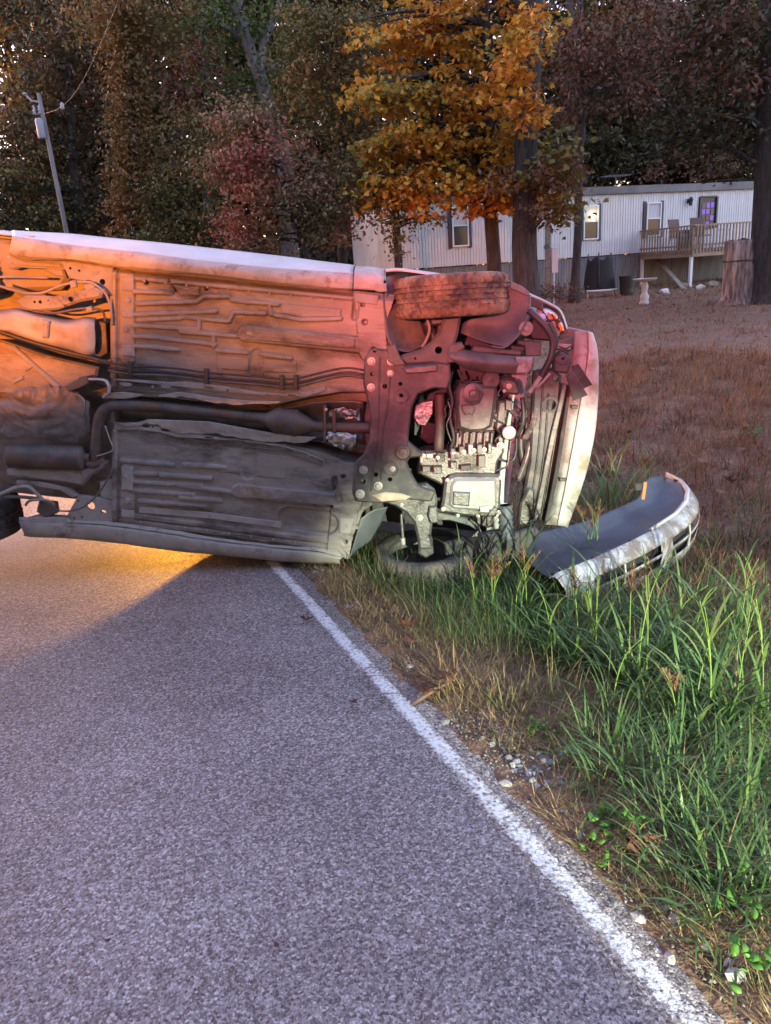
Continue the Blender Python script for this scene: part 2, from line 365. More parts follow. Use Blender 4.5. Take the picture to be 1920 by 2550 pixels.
# fine gravel nobody could count
V0 = np.array([(1,0,0),(-.5,.8,0),(-.5,-.8,0),(0,0,.8),(0.1,.1,-.6)]); F0 = np.array([(0,1,3),(1,2,3),(2,0,3),(1,0,4),(2,1,4),(0,2,4)])
def scatter_grit(n):
    s = 0.10+np.abs(RNG.normal(0, 0.15, n)); t = RNG.uniform(-1.2, 6, n)
    x = E0.x+s*EN.x+t*ED.x; y = E0.y+s*EN.y+t*ED.y; z = terr(x, y)+0.002
    r = RNG.uniform(.002, .008, n); a = RNG.uniform(0, 6.28, n)
    c, sn = np.cos(a), np.sin(a); V = np.empty((n, 5, 3))
    V[:, :, 0] = x[:, None]+r[:, None]*(V0[None, :, 0]*c[:, None]-V0[None, :, 1]*sn[:, None])
    V[:, :, 1] = y[:, None]+r[:, None]*(V0[None, :, 0]*sn[:, None]+V0[None, :, 1]*c[:, None])
    V[:, :, 2] = z[:, None]+r[:, None]*V0[None, :, 2]
    Q = (F0[None]+5*np.arange(n)[:, None, None]).reshape(-1, 3)
    return V.reshape(-1, 3), Q
tag(npobj('fine_gravel', *scatter_grit(7000), leafmat('grit', [(0.09, 0.075, 0.065), (0.16, 0.145, 0.13), (0.24, 0.225, 0.21)], 3, 0.0, .9, .8)), 'fine pale gravel spilled along the road edge', 'gravel', kind='stuff')

# ------------------------------------------------------------------ grass blades
def blades(P, h, w, lean, curl, seg=4, az=None, twist=0.0):
    """P (n,3) bases; h, w, lean, curl arrays; each blade a tapering arched strip"""
    n = len(P); az = RNG.uniform(0, 2*np.pi, n) if az is None else az
    d = np.stack([np.cos(az), np.sin(az)], -1); sd = np.stack([-np.sin(az+twist), np.cos(az+twist)], -1)
    V = np.empty((n, 2*seg+1, 3)); pos = np.zeros((n, 2)); 
    x = np.zeros(n); z = np.zeros(n); ang = np.array(lean, float).copy()
    for k in range(seg+1):
        u = k/seg; wd = w*(0.75+0.5*u if u < .3 else 0.9*(1-((u-.3)/.7)**1.6))*0.5
        c = np.stack([P[:, 0]+d[:, 0]*x, P[:, 1]+d[:, 1]*x, P[:, 2]+z], -1)
        if k < seg:
            V[:, 2*k, :] = c; V[:, 2*k+1, :] = c
            V[:, 2*k, :2] -= sd*wd[:, None]; V[:, 2*k+1, :2] += sd*wd[:, None]
        else: V[:, 2*seg, :] = c
        x += np.sin(ang)*h/seg; z += np.cos(ang)*h/seg; ang = ang+curl/seg*(0.5+u)
    q = []
    for k in range(seg-1):
        q += [(2*k, 2*k+1, 2*k+3), (2*k, 2*k+3, 2*k+2)]
    q.append((2*seg-2, 2*seg-1, 2*seg)); q = np.array(q)
    Q = (q[None]+(2*seg+1)*np.arange(n)[:, None, None]).reshape(-1, 3)
    return V.reshape(-1, 3), Q
def onground(s, t):
    x = E0.x+s*EN.x+t*ED.x; y = E0.y+s*EN.y+t*ED.y; return np.stack([x, y, terr(x, y)-0.01], -1)
def infr(P, mpx=120):
    q = P-np.array(CPOS); d = q@np.array(cF); u = 960+FPX*(q@np.array(cR))/d; v = 1275-FPX*(q@np.array(cU))/d
    return (d > .3) & (u > -mpx) & (u < 1920+mpx*3) & (v < 2550+mpx*3)
GREEN = leafmat('green_grass', [(0.042, 0.08, 0.026), (0.07, 0.135, 0.04), (0.10, 0.175, 0.05), (0.17, 0.20, 0.065)], 1.2, 0.3, 0.45, 0.7)
DRY = leafmat('dry_grass', [(0.11, 0.065, 0.032), (0.23, 0.145, 0.07), (0.36, 0.25, 0.13), (0.12, 0.12, 0.045)], 2.5, 0.25, 0.8, 0.7)
LAWN = leafmat('dead_lawn_reddened', [(0.085, 0.036, 0.02), (0.20, 0.085, 0.045), (0.32, 0.16, 0.085), (0.14, 0.10, 0.045)], 2.6, 0.2, 0.85, 0.45)  # reds deepened to stand in for red beacon light on the lawn
OLIVE = leafmat('olive_grass', [(0.05, 0.055, 0.02), (0.085, 0.095, 0.035), (0.13, 0.12, 0.05), (0.19, 0.14, 0.07)], 2.0, 0.3, 0.7, 0.7)

def patch_noise(P, sc, seed): return np.array([noise.noise((p[0]*sc+seed, p[1]*sc, 0.3)) for p in P])
# dry verge thatch
n = 90000; s = 0.12+np.abs(RNG.normal(0.22, 0.40, n)); t = RNG.uniform(-1.6, 5.5, n); P = onground(s, t); P = P[infr(P)]
pn = patch_noise(P, 2.2, 5); P = P[pn > -0.6+0.3*RNG.random(len(P))]
for (c, rx, ry, n, where) in patches[:4]:
    g0 = hit(*c); P = P[np.hypot(P[:, 0]-g0.x, P[:, 1]-g0.y)+.04*RNG.normal(size=len(P)) > rx/FPX*(g0-CPOS).length*(.85 if n > 40 else .55)]
n = len(P)
V, Q = blades(P, RNG.uniform(.02, .10, n), RNG.uniform(.0018, .0045, n), RNG.uniform(.7, 1.66, n), RNG.uniform(-.5, .8, n), 3)
tag(npobj('dry_verge_grass', V, Q, DRY), 'matted dry straw-coloured grass on the verge beside the road', 'grass', kind='stuff')
# olive and green short grass, thicker away from the road
n = 30000; s = 0.4+np.abs(RNG.normal(0.9, 0.75, n)); t = RNG.uniform(-2.0, 6.5, n); P = onground(s, t); P = P[infr(P)]
pn = patch_noise(P, 1.6, 9); sv = (P[:, 0]-E0.x)*EN.x+(P[:, 1]-E0.y)*EN.y
P = P[pn+0.55*sm(.3, 1.1, sv) > 0.08+0.25*RNG.random(len(P))]; n = len(P)
V, Q = blades(P, RNG.uniform(.06, .26, n), RNG.uniform(.002, .0055, n), RNG.uniform(.1, 1.0, n), RNG.uniform(.2, 1.7, n), 4)
tag(npobj('green_verge_grass', V, Q, GREEN), 'short green grass covering the ditch bank', 'grass', kind='stuff')
n = 26000; s = 0.35+np.abs(RNG.normal(1.3, 1.3, n)); t = RNG.uniform(-2.0, 8, n); P = onground(s, t); P = P[infr(P)]
pn = patch_noise(P, 1.3, 31); P = P[pn > -0.45+0.3*RNG.random(len(P))]; n = len(P)
V, Q = blades(P, RNG.uniform(.06, .24, n), RNG.uniform(.0015, .004, n), RNG.uniform(.1, 1.2, n), RNG.uniform(.0, 1.5, n), 3)
tag(npobj('olive_ditch_grass', V, Q, OLIVE), 'fading olive grass in the ditch bottom', 'grass', kind='stuff')
# dead lawn up to the trailer home
def tufts(nt, per, s0, s1, t0, t1, hmin, hmax, wmin, wmax, mt, name, label, spread=.05, lean=(.1, 1.3)):
    s = RNG.uniform(s0, s1, nt); t = RNG.uniform(t0, t1, nt); P = onground(s, t); P = P[infr(P)]; nt = len(P)
    hs = RNG.uniform(.45, 1.0, nt)**1.5; idx = np.repeat(np.arange(nt), per); n = len(idx)
    off = RNG.normal(0, spread, (n, 2)); B = P[idx].copy(); B[:, :2] += off; az = np.arctan2(off[:, 1], off[:, 0])+RNG.normal(0, .7, n)
    V, Q = blades(B, RNG.uniform(hmin, hmax, n)*hs[idx], RNG.uniform(wmin, wmax, n), RNG.uniform(*lean, n), RNG.uniform(-.3, 1.4, n), 3 if hmax > .12 else 2, az=az)
    tag(npobj(name, V, Q, mt), label, 'lawn', kind='stuff')
tufts(7500, 15, 1.6, 9, -2, 9, .07, .30, .004, .010, LAWN, 'dead_lawn_grass', 'brown dead lawn grass, reddened to stand for beacon light, just beyond the ditch')
LAWN2 = leafmat('tan_lawn', [(0.13, 0.065, 0.038), (0.26, 0.135, 0.078), (0.36, 0.205, 0.12), (0.2, 0.14, 0.07)], 1.4, 0.2, 0.85, 0.5)
tufts(14000, 9, 7, 27, -9, 24, .07, .20, .009, .022, LAWN2, 'far_lawn_grass', 'brown dormant lawn running up to the trailer home', .08)
tufts(700, 8, 16, 26, -10, 20, .08, .2, .004, .012, OLIVE, 'lawn_fringe_grass', 'uncut olive grass fringe at the foot of the trailer home', .1)
tufts(900, 9, 2, 10, -2, 9, .10, .34, .0015, .003, DRY, 'bleached_lawn_stalks', 'thin bleached stalks standing over the dead lawn', .05, (.0, .6))
tufts(900, 9, 1.6, 7, -2, 9, .08, .26, .003, .007, OLIVE, 'olive_lawn_grass', 'scattered olive tufts in the dead lawn', .06)

# ------------------------------------------------------------------ tall grass clumps: each its own plant
SEED = leafmat('seed_head', [(0.20, 0.09, 0.06), (0.28, 0.14, 0.08), (0.30, 0.19, 0.10)], 3, 0.2, 0.8)
STALK = mat('grass_stalk', (0.11, 0.19, 0.035), (0.19, 0.26, 0.05), scale=6, rough=0.5)
def clump(q, nb, hmin, hmax, wid, label, stalks=(), spread=0.12, mt=GREEN, group=None):
    p = hit(*q); r = empty('grass_clump', (p.x, p.y, p.z)); tag(r, label, 'grass', group)
    wid = wid*(1.35 if wid > .0095 else 1.0); n = int(nb*1.35); a = RNG.uniform(0, 6.28, n); rr = np.sqrt(RNG.random(n))*spread
    P = np.stack([rr*np.cos(a), rr*np.sin(a), np.full(n, -0.01)], -1)
    V, Q = blades(P, RNG.uniform(hmin, hmax, n), RNG.uniform(wid*.6, wid*1.2, n), RNG.uniform(.05, .8, n), RNG.uniform(.7, 2.9, n), 7, az=a+RNG.normal(0, .6, n))
    npobj('blades', V, Q, mt, r, smooth=True)
    m = max(6, nb//3); a = RNG.uniform(0, 6.28, m); rr = np.sqrt(RNG.random(m))*spread*1.2; P = np.stack([rr*np.cos(a), rr*np.sin(a), np.full(m, -0.01)], -1)
    V, Q = blades(P, RNG.uniform(hmin*.6, hmax*.8, m), RNG.uniform(wid*.25, wid*.6, m), RNG.uniform(.3, 1.4, m), RNG.uniform(.3, 2.0, m), 5, az=a+RNG.normal(0, 1, m))
    npobj('dead_blades', V, Q, DRY, r, smooth=True)['kind'] = 'stuff'
    for (dx, dy, h, ln_, seed) in stalks:
        pts = catmull([(dx, dy, 0), (dx+ln_*.12, dy+ln_*.05, h*.4), (dx+ln_*.45, dy, h*.75), (dx+ln_, dy-.03, h)], 4)
        b = MB(); b.tube(pts, [0.0034*(1-.6*i/(len(pts)-1)) for i in range(len(pts))], 5); so = b.build('stalk', STALK, r, True)
        m = 4; az = RNG.uniform(0, 6.28, m); PP = np.array([pts[int(len(pts)*f)] for f in (.2, .4, .55, .7)])
        V, Q = blades(PP, RNG.uniform(.16, .34, m), np.full(m, wid*.9), RNG.uniform(.25, .6, m), RNG.uniform(.8, 2.0, m), 6, az=az)
        npobj('leaf_blade', V, Q, mt, so, smooth=True)['kind'] = 'stuff'
        if seed:
            tip = pts[-1]; m = 60; k = RNG.random(m); d = (pts[-1]-pts[-4]).normalized()
            PP = np.array([[tip.x+d.x*(f-1)*.16, tip.y+d.y*(f-1)*.16, tip.z+d.z*(f-1)*.16] for f in k]); az = RNG.uniform(0, 6.28, m)
            L_ = (1.15-k)*.075
            V, Q = blades(PP, L_, np.full(m, .004), RNG.uniform(.3, 1.0, m), RNG.uniform(.2, 1.2, m), 3, az=az)
            npobj('seed_head', V, Q, SEED, so)
    return r
def stk(n, h, seedp=0.5, lean=.1): return [(random.uniform(-.05, .05), random.uniform(-.05, .05), random.uniform(h*.75, h), random.uniform(-lean, lean), random.random() < seedp) for _ in range(n)]
clump((1464,1650), 46, .22, .50, .011, 'green grass clump with upright stalks in front of the bumper left end', stk(4, .52, .4, .05))
clump((1592,1720), 50, .25, .52, .012, 'tall green grass clump with the brightest upright stalk before the bumper', stk(3, .66, .3, .12))
clump((1752,1800), 52, .25, .52, .012, 'tall green grass clump leaning right near the frame edge', stk(3, .62, .2, .2))
clump((1860,1790), 40, .25, .50, .011, 'green grass clump with one thin straight stalk at the right frame edge', stk(2, .64, .2, .1))
clump((1385,1640), 40, .2, .42, .010, 'dark green arching grass clump between the wheel and the bumper', stk(2, .42, .6, .15))
clump((1205,1545), 30, .15, .33, .008, 'thin grass clump with a reddish seed head beside the lower wheel', stk(3, .36, 1, .1))
clump((1300,1560), 44, .2, .42, .010, 'bushy dark green grass clump in front of the black splash shield', stk(3, .52, .8, .1))
clump((1690,1640), 42, .2, .44, .010, 'low arching grass clump just below the bumper grille', stk(2, .42, .4, .2))
clump((1850,1600), 40, .2, .42, .010, 'green grass clump to the right of the bumper end', stk(3, .5, .5, .1))
clump((1510,1275), 60, .28, .60, .011, 'green grass clump growing behind the bumper beside the hood', stk(2, .58, .3, .1), spread=.22)
clump((1600,1235), 36, .22, .50, .010, 'loose green grass clump behind the orange side reflector', stk(3, .5, .6, .1), spread=.18)
clump((1850,1380), 34, .2, .40, .009, 'olive weed clump at the right edge level with the bumper', stk(2, .46, .7, .1), spread=.2, mt=OLIVE)
clump((1880,1290), 30, .15, .34, .009, 'olive weed clump on the bank above the bumper end', stk(1, .34, .7, .1), spread=.2, mt=OLIVE)
clump((1780,2010), 70, .14, .34, .008, 'dense green grass tuft on the lower right verge', (), spread=.2)
clump((1640,1930), 60, .14, .32, .008, 'green grass tuft right of the gravel patch', (), spread=.18)
clump((1880,2130), 70, .14, .36, .008, 'green grass tuft at the lower right edge', (), spread=.2)
clump((1880,2330), 50, .10, .28, .008, 'green grass tuft above the bottom right stones', (), spread=.14)
clump((1080,1570), 40, .1, .26, .006, 'wispy olive grass tuft below the lower wheel', (), spread=.16, mt=OLIVE)
clump((930,1470), 46, .1, .26, .006, 'wispy olive grass tuft in front of the crushed wheel arch', (), spread=.16, mt=OLIVE)
clump((1130,1700), 46, .06, .20, .005, 'straw-coloured grass tuft at the asphalt edge', (), spread=.1, mt=DRY)
clump((1480,1420), 34, .2, .42, .009, 'grass stalks with reddish seed heads hanging over the black undertray', stk(4, .5, 1, .18), spread=.1)

for (q, lb) in (((1420,1545),'left of the bumper corner'),((1520,1560),'under the bumper lower lip'),((1600,1560),'before the middle of the bumper'),((1740,1530),'before the right end of the bumper'),((1240,1500),'between the wheel and the splash plastic'),((1150,1490),'touching the lower wheel'),((1800,1700),'between the two tallest stalks'),((1680,1850),'below the leaning tall clump'),((1540,1800),'below the brightest stalk clump')):
    clump(q, 34, .16, .36, .008, 'arching green grass clump '+lb, stk(1, .36, .4, .1), spread=.12)
for i, (q, lb) in enumerate((((1700,2000),'right of the large curled leaf'),((1810,2150),'above the bottom right weeds'),((1890,2040),'at the right frame edge level with the curled leaf'),((1660,2090),'touching the large curled leaf'),((1760,2240),'in the lower right corner before the stones'),((1900,2240),'at the right frame edge above the stones'),((1580,1990),'between the gravel patch and the green bank'),((1850,1920),'under the straight stalk at the right edge'),((1740,1910),'under the leaning tall clump at right'),((1500,1900),'right beside the main gravel patch'))):
    clump(q, 60, .10, .30, .008, 'fresh green grass tuft '+lb, (), spread=.15)
clump((1290,1800), 60, .06, .2, .006, 'low olive grass tuft behind the gravel patch', (), spread=.2, mt=OLIVE)
clump((1400,1780), 60, .06, .22, .006, 'olive grass tuft between the gravel patch and the tall clumps', (), spread=.2, mt=OLIVE)
clump((1220,1760), 60, .05, .18, .005, 'straw tuft just beyond the white stones', (), spread=.16, mt=DRY)
clump((1340,1750), 60, .06, .2, .005, 'straw tuft in front of the dark green clumps', (), spread=.2, mt=DRY)
# ------------------------------------------------------------------ weeds and fallen leaves
WEED = leafmat('weed_leaf', [(0.05, 0.13, 0.02), (0.08, 0.19, 0.03), (0.10, 0.2, 0.05)], 3, 0.35, 0.45)
BROWN = leafmat('fallen_leaf', [(0.07, 0.026, 0.018), (0.10, 0.038, 0.024), (0.13, 0.055, 0.03)], 6, 0.2, 0.7)
def leaf_shape(kind):
    if kind == 'oval': o = [(0,0),(.22,.2),(.27,.5),(.15,.82),(0,1),(-.15,.82),(-.27,.5),(-.22,.2)]
    elif kind == 'oak': o = [(0,0),(.08,.12),(.28,.2),(.13,.34),(.36,.5),(.15,.6),(.26,.8),(.08,.84),(0,1),(-.08,.84),(-.26,.8),(-.15,.6),(-.36,.5),(-.13,.34),(-.28,.2),(-.08,.12)]
    else: o = [(0,0),(.12,.14),(.46,.08),(.34,.3),(.62,.5),(.3,.55),(.26,.66),(0,1),(-.26,.66),(-.3,.55),(-.62,.5),(-.34,.3),(-.46,.08),(-.12,.14)]
    return o
def leaf_obj(name, p, size, kind, mt, rot, curl, parent=None):
    o = leaf_shape(kind); v = [(0, .5*size, 0)]+[(x*size, y*size, curl*size*(x*x*1.6+(y-.5)**2)+.10*size*math.sin(9*x+5*y)) for x, y in o]
    f = [(0, i+1, (i+1) % len(o)+1) for i in range(len(o))]
    ob = mobj(name, v, f, mt, parent, True); ob.location = p; ob.rotation_euler = rot
    md = ob.modifiers.new('thick', 'SOLIDIFY'); md.thickness = 0.0008
    return ob
def weed(q, n, sz, label):
    p = hit(*q); r = empty('weed', (p.x, p.y, p.z)); tag(r, label, 'weed')
    for i in range(n):
        a = random.uniform(0, 6.3); d = random.uniform(.0, sz*2.2); h = random.uniform(.01, sz*1.6)
        leaf_obj('leaf', (d*math.cos(a), d*math.sin(a), h), random.uniform(.6, 1.1)*sz, 'oval', WEED, (random.uniform(.1, .8), random.uniform(-.4, .4), random.uniform(0, 6.3)), .3, r)
weed((1545,2075), 26, .045, 'bright green broadleaf weed above the curled brown leaf on the verge')
weed((1500,2150), 12, .03, 'small green weed left of the curled brown leaf')
weed((1830,2290), 9, .05, 'green weed leaves beside the bottom right stones')
weed((1870,2440), 12, .05, 'bright green weed in the bottom right corner')
weed((1340,1830), 26, .03, 'light green leafy weed at the far side of the gravel patch')
weed((1415,1890), 14, .028, 'small green weed growing in the gravel patch')
weed((1900,1930), 14, .05, 'dark green weed at the right edge of the verge')
weed((1880,1100), 20, .07, 'green leafy weed on the dead lawn at the right edge')
def fleaf(q, size, kind, label, rot=None, curl=1.4, dz=.012):
    p = hit(*q); p.z = max(p.z, 0.0 if st(p.x, p.y)[0] < .1 else p.z); o = leaf_obj('fallen_leaf', (p.x, p.y, p.z+dz), size, kind, BROWN, rot or (random.uniform(-.25, .25), random.uniform(-.25, .25), random.uniform(0, 6.3)), curl)
    tag(o, label, 'leaf')
fleaf((782,1560), .075, 'oak', 'curled brown leaf lying on the asphalt beside the edge line', (.1, .2, 1.3))
fleaf((1575,2140), .085, 'maple', 'large curled reddish brown leaf standing in the lower verge grass', (.9, .2, .3), 1.6, .02)
fleaf((1020,1590), .07, 'maple', 'brown leaf caught in grass right of the gravel', (.7, .3, 2), 1.5, .05)
fleaf((1035,1620), .065, 'oak', 'second brown leaf just under the leaf caught in the grass', (.5, -.3, .6), 1.5, .03)
fleaf((1650,1925), .09, 'oak', 'brown leaf standing among green grass right of the gravel patch', (1.1, .2, .5), 1.2, .03)
fleaf((890,1762), .035, 'oval', 'tiny brown leaf on the asphalt left of the edge line')
fleaf((285,2370), .022, 'oval', 'tiny red leaf at the bottom left of the road')
fleaf((688,2378), .02, 'oval', 'tiny orange leaf near the bottom middle of the road')
fleaf((1500,2130), .08, 'oak', 'tan dry leaf left of the large curled leaf')
fleaf((1100,1730), .10, 'oak', 'long dark brown leaf pile at the asphalt edge above the white stones', (.3, .1, 2.2), .8, .02)
fleaf((1130,1722), .08, 'maple', 'dark brown leaf lying on top of the leaf pile at the asphalt edge', (.4, -.3, .9), 1.0, .04)
fleaf((1830,1215), .14, 'maple', 'orange brown leaf lying on the bank above the bumper', (.5, .1, 1), .8, .03)
TWIG = mat('twig', (0.13, 0.075, 0.05), (0.2, 0.12, 0.08), scale=20, rough=.9)
a, b_ = hit(1028,1762), hit(1120,1715); tw = MB(); tw.tube([a+Vector((0,0,.015)), (a+b_)/2+Vector((.01,0,.035)), b_+Vector((0,0,.03))], [.007, .009, .005], 6)
tag(tw.build('stick', TWIG, None, True), 'short brown stick lying across the asphalt edge', 'stick')
n = 2600; s = RNG.uniform(2.0, 22, n)**1.0; t = RNG.uniform(-6, 20, n); P = onground(s, t); P = P[infr(P)]; n = len(P); P[:, 2] += .06
V, Q = blades(P, RNG.uniform(.06, .13, n), RNG.uniform(.05, .09, n), RNG.uniform(1.0, 1.7, n), RNG.uniform(-.8, .9, n), 3)
tag(npobj('lawn_leaf_litter', V, Q, leafmat('leaf_litter', [(0.09, 0.035, 0.025), (0.16, 0.06, 0.035), (0.24, 0.13, 0.07)], 1, .15, .8, .8)), 'brown fallen leaves scattered over the dead lawn', 'leaves', kind='stuff')

# ================================================================== TRAILER HOME
TA = at_y(1061, 580, 25.5); TA.z = 0
TE = Vector((10.17, 3.4, 0)).normalized(); TN = Vector((TE.y, -TE.x, 0))
def tface(px, py, off=0.0):
    d = ray(px, py); k = (TA+TN*off-CPOS).dot(TN)/d.dot(TN); p = CPOS+d*k; return (p-TA).dot(TE), p.z
a_left = tface(990, 600)[0]; a_right = tface(1990, 550)[0]
TZ0, TZ1 = 1.58, 3.58
TMW = Matrix(((TE.x, -TN.x, 0, TA.x), (TE.y, -TN.y, 0, TA.y), (0, 0, 1, 0), (0, 0, 0, 1)))   # local x along face, y into the house, z up
home = empty('trailer_home', mw=TMW @ Matrix.Translation((a_left, 0, 0.5)))
tag(home, 'long white trailer home with ribbed metal siding behind the trees', 'house')
def TL(a, y, z): return Vector((a-a_left, y, z-0.5))
SID = mat('white_metal_siding', (0.42, 0.42, 0.42), (0.54, 0.54, 0.54), scale=1.5, rough=.5, c3=(0.40, 0.39, 0.37), s3=0.9, th3=.58, stretch=(2.5, 1, .5))
SKIRT = mat('grey_skirting', (0.10, 0.10, 0.095), (0.17, 0.165, 0.16), scale=2, rough=.7, stretch=(3, 1, .4))
ROOF = mat('roof_metal', (0.06, 0.056, 0.06), (0.12, 0.115, 0.12), scale=1.2, rough=.6)
TRIM = mat('white_trim', (0.6, 0.6, 0.6)); SHUT = mat('dark_blue_shutter', (0.012, 0.014, 0.03), rough=.5)
GLASS = mat('window_glass', (0.035, 0.04, 0.045), rough=.12, spec=.35); CURT = mat('window_curtain', (0.36, 0.35, 0.36), (0.45, 0.44, 0.45), scale=6, rough=.8, stretch=(6, 1, .5))
L_tot = a_right-a_left; npan = int(L_tot/0.42); pw = L_tot/npan
prof = []
for k in range(4):
    x0 = k*pw/4; prof += [(x0, 0), (x0+pw/4-.035, 0), (x0+pw/4-.028, .012), (x0+pw/4-.007, .012)]
prof.append((pw-.002, 0))
def panel_mesh(name, z0, z1, mt):
    v = []; f = []
    for (x, y) in prof: v += [(x, y, z0), (x, y, z1)]
    for i in range(len(prof)-1): f.append((2*i, 2*i+2, 2*i+3, 2*i+1))
    me = bpy.data.meshes.new(name); me.from_pydata(v, [], f); me.materials.append(mt); return me
pm = panel_mesh('siding_panel', TZ0-.5, TZ1-.5, SID); sk = panel_mesh('skirting_panel', -.35, TZ0-.53, SKIRT)
for i in range(npan):
    o = bpy.data.objects.new('siding_panel', pm); COL.objects.link(o); o.parent = home; o.location = (i*pw, random.uniform(-.003, .003), 0)
    o = bpy.data.objects.new('skirting_panel', sk); COL.objects.link(o); o.parent = home; o.location = (i*pw, .06+random.uniform(-.006, .006), 0)
b = MB(); b.box((L_tot/2, 2.43, (TZ0+TZ1)/2-.5), (L_tot-.01, 4.8, TZ1-TZ0-.01)); b.box((L_tot/2, 2.5, (TZ0-.5)/2-.15), (L_tot-.1, 4.4, TZ0-.5+.2)); b.build('wall_core', SID, home)
b = MB()
for (x0, x1, dz) in ((-.1, L_tot*.28, 0), (L_tot*.28, L_tot*.62, .015), (L_tot*.62, L_tot+.1, 0)):
    b.add([(x0,-.12,TZ1-.52+dz),(x1,-.12,TZ1-.52+dz),(x1,-.12,TZ1-.28+dz),(x0,-.12,TZ1-.28+dz),(x0,2.2,TZ1-.05),(x1,2.2,TZ1-.05),(x0,5.0,TZ1-.3),(x1,5.0,TZ1-.3),(x0,0,TZ1-.52),(x1,0,TZ1-.52)],
          [(0,1,2,3),(3,2,5,4),(4,5,7,6),(0,8,9,1)])
b.build('roof', ROOF, home, fix=False)
BULB = emit('lit_bulb', (1.0, 0.85, 0.35), 1.5)
def window(x0, y0, x1, y1, split=.47, bulb=False):
    (a0, zt), (a1, zb) = tface(x0, y0), tface(x1, y1); w = a1-a0; h = zt-zb; b = MB(); t = .045
    for c, sz in (((0, 0, h/2-t/2), (w, .09, t)), ((0, 0, -h/2+t/2), (w, .09, t)), ((-w/2+t/2, 0, 0), (t, .085, h-2*t)), ((w/2-t/2, 0, 0), (t, .085, h-2*t)), ((0, -.008, h/2-h*split), (w-2*t, .075, .04))):
        b.box(c, sz)
    o = b.build('window', TRIM, home); o.location = TL((a0+a1)/2, -.045, (zt+zb)/2)
    pb = MB(); pb.box((0, .0, -h/2+h*(1-split)/2), (w-2*t, .02, h*(1-split)-.06)); pb.build('pane', GLASS, o)
    pc = MB(); pc.box((0, .01, h/2-h*split/2-.01), (w-2*t, .02, h*split-.06)); pc.build('pane', CURT, o)
    if bulb:
        lb = MB(); lb.lathe([(0, -.05), (.05, -.035), (.065, 0), (.04, .05), (0, .07)], (w*.08, -.03, h*.2), (0, 0, 1), 12); lb.build('lit_bulb', BULB, o, True)
        pl = bpy.data.lights.new('window_bulb', 'POINT'); po = bpy.data.objects.new('window_bulb', pl); COL.objects.link(po); pl.energy = 0.25; pl.color = (1, .85, .45); pl.shadow_soft_size = .05
        po.parent = o; po.location = (w*.08, -.12, h*.2)
    for sx in (-1, 1):
        sb = MB(); sb.box((sx*(w/2+.07), .02, 0), (.11, .03, h+.1))
        for k in range(9): sb.box((sx*(w/2+.07), .0, -h/2+(k+.5)*h/9), (.08, .02, h/9*.55))
        sb.build('shutter', SHUT, o)
window(1122, 516, 1166, 613); window(1451, 512, 1487, 596, bulb=True); window(1609, 505, 1641, 588)
# front door with small lit panes
(da0, dzt), (da1, dzb) = tface(1744, 493), tface(1774, 616); dw, dh = da1-da0, dzt-dzb
DOOR = mat('dark_door', (0.012, 0.012, 0.016), rough=.45); PURP = emit('purple_lit_pane', (0.22, 0.09, 0.5), 0.007)
dr = empty('door'); dr.parent = home; dr.location = TL((da0+da1)/2, -.03, dzb)
b = MB(); b.box((0, .03, dh/2), (dw, .05, dh)); b.box((-dw/2-.03, .0, dh/2), (.06, .1, dh+.06)); b.box((dw/2+.03, .0, dh/2), (.06, .1, dh+.06)); b.box((0, .0, dh+.03), (dw, .1, .06)); b.build('door_leaf', DOOR, dr)
for i in range(3):
    for j in range(5):
        pb = MB(); pb.box((-dw*.28+i*dw*.28, -.002, dh*.35+j*dh*.125), (dw*.21, .012, dh*.10)); pb.build('pane', PURP if (i, j) in ((1, 4), (2, 4), (1, 3), (2, 2), (0, 3), (1, 1)) else GLASS, dr)
b = MB(); b.lathe([(.0, -.02), (.025, -.02), (.03, 0), (.0, .02)], (dw*.38, -.03, dh*.45), (0, 1, 0), 10); b.build('handle', TRIM, dr, True)
pa, pz = tface(1713, 501); b = MB(); b.box((0, -.02, 0), (.09, .05, .14)); b.lathe([(.02, .14), (.09, .05), (.07, -.02), (.05, -.16), (.02, -.17)], (0, -.13, 0), (0, 0, 1), 8); b.build('porch_lantern', SHUT, home).location = TL(pa, -.02, pz)
# TV antenna
pa, pz = tface(1577, 455); b = MB(); b.tube([(0, 1, -.4), (0, 1, .35)], .018, 6); b.tube([(-.55, 1, .33), (.6, 1, .36)], .014, 6)
for k in range(7): b.tube([(-.5+k*.17, .6, .345), (-.5+k*.17, 1.4, .345)], .008, 4)
b.build('antenna', ROOF, home).location = TL(pa, 0, pz)

# deck
DECKW = mat('deck_wood', (0.20, 0.13, 0.085), (0.33, 0.23, 0.15), scale=4, rough=.8, stretch=(1, 1, 4)); 
dk_front = 2.7
def dface(px, py): return tface(px, py, dk_front)
a0 = dface(1729, 560)[0]; a1 = a0+4.6; ztop = dface(1729, 561)[1]; zfl = dface(1729, 622)[1]
deck = empty('deck', mw=TMW @ Matrix.Translation((a0, -dk_front, 0.5))); tag(deck, 'raised wooden deck with baluster railing in front of the trailer door', 'deck')
b = MB(); b.box((2.3, .03, zfl-.62), (4.6, .05, .2)); b.box((.03, dk_front/2+.03, zfl-.62), (.05, dk_front-.1, .2)); b.build('fascia', DECKW, deck)
bm_ = MB(); bm_.box((0, dk_front/2, 0), (.138, dk_front-.08, .03))
o0 = None
for k in range(32):
    if o0 is None: o = bm_.build('deck_board', DECKW, deck); o0 = o
    else: o = o0.copy(); COL.objects.link(o); o.parent = deck
    o.location = (.09+k*.1425, 0, zfl-.5+.002*random.uniform(-1, 1))
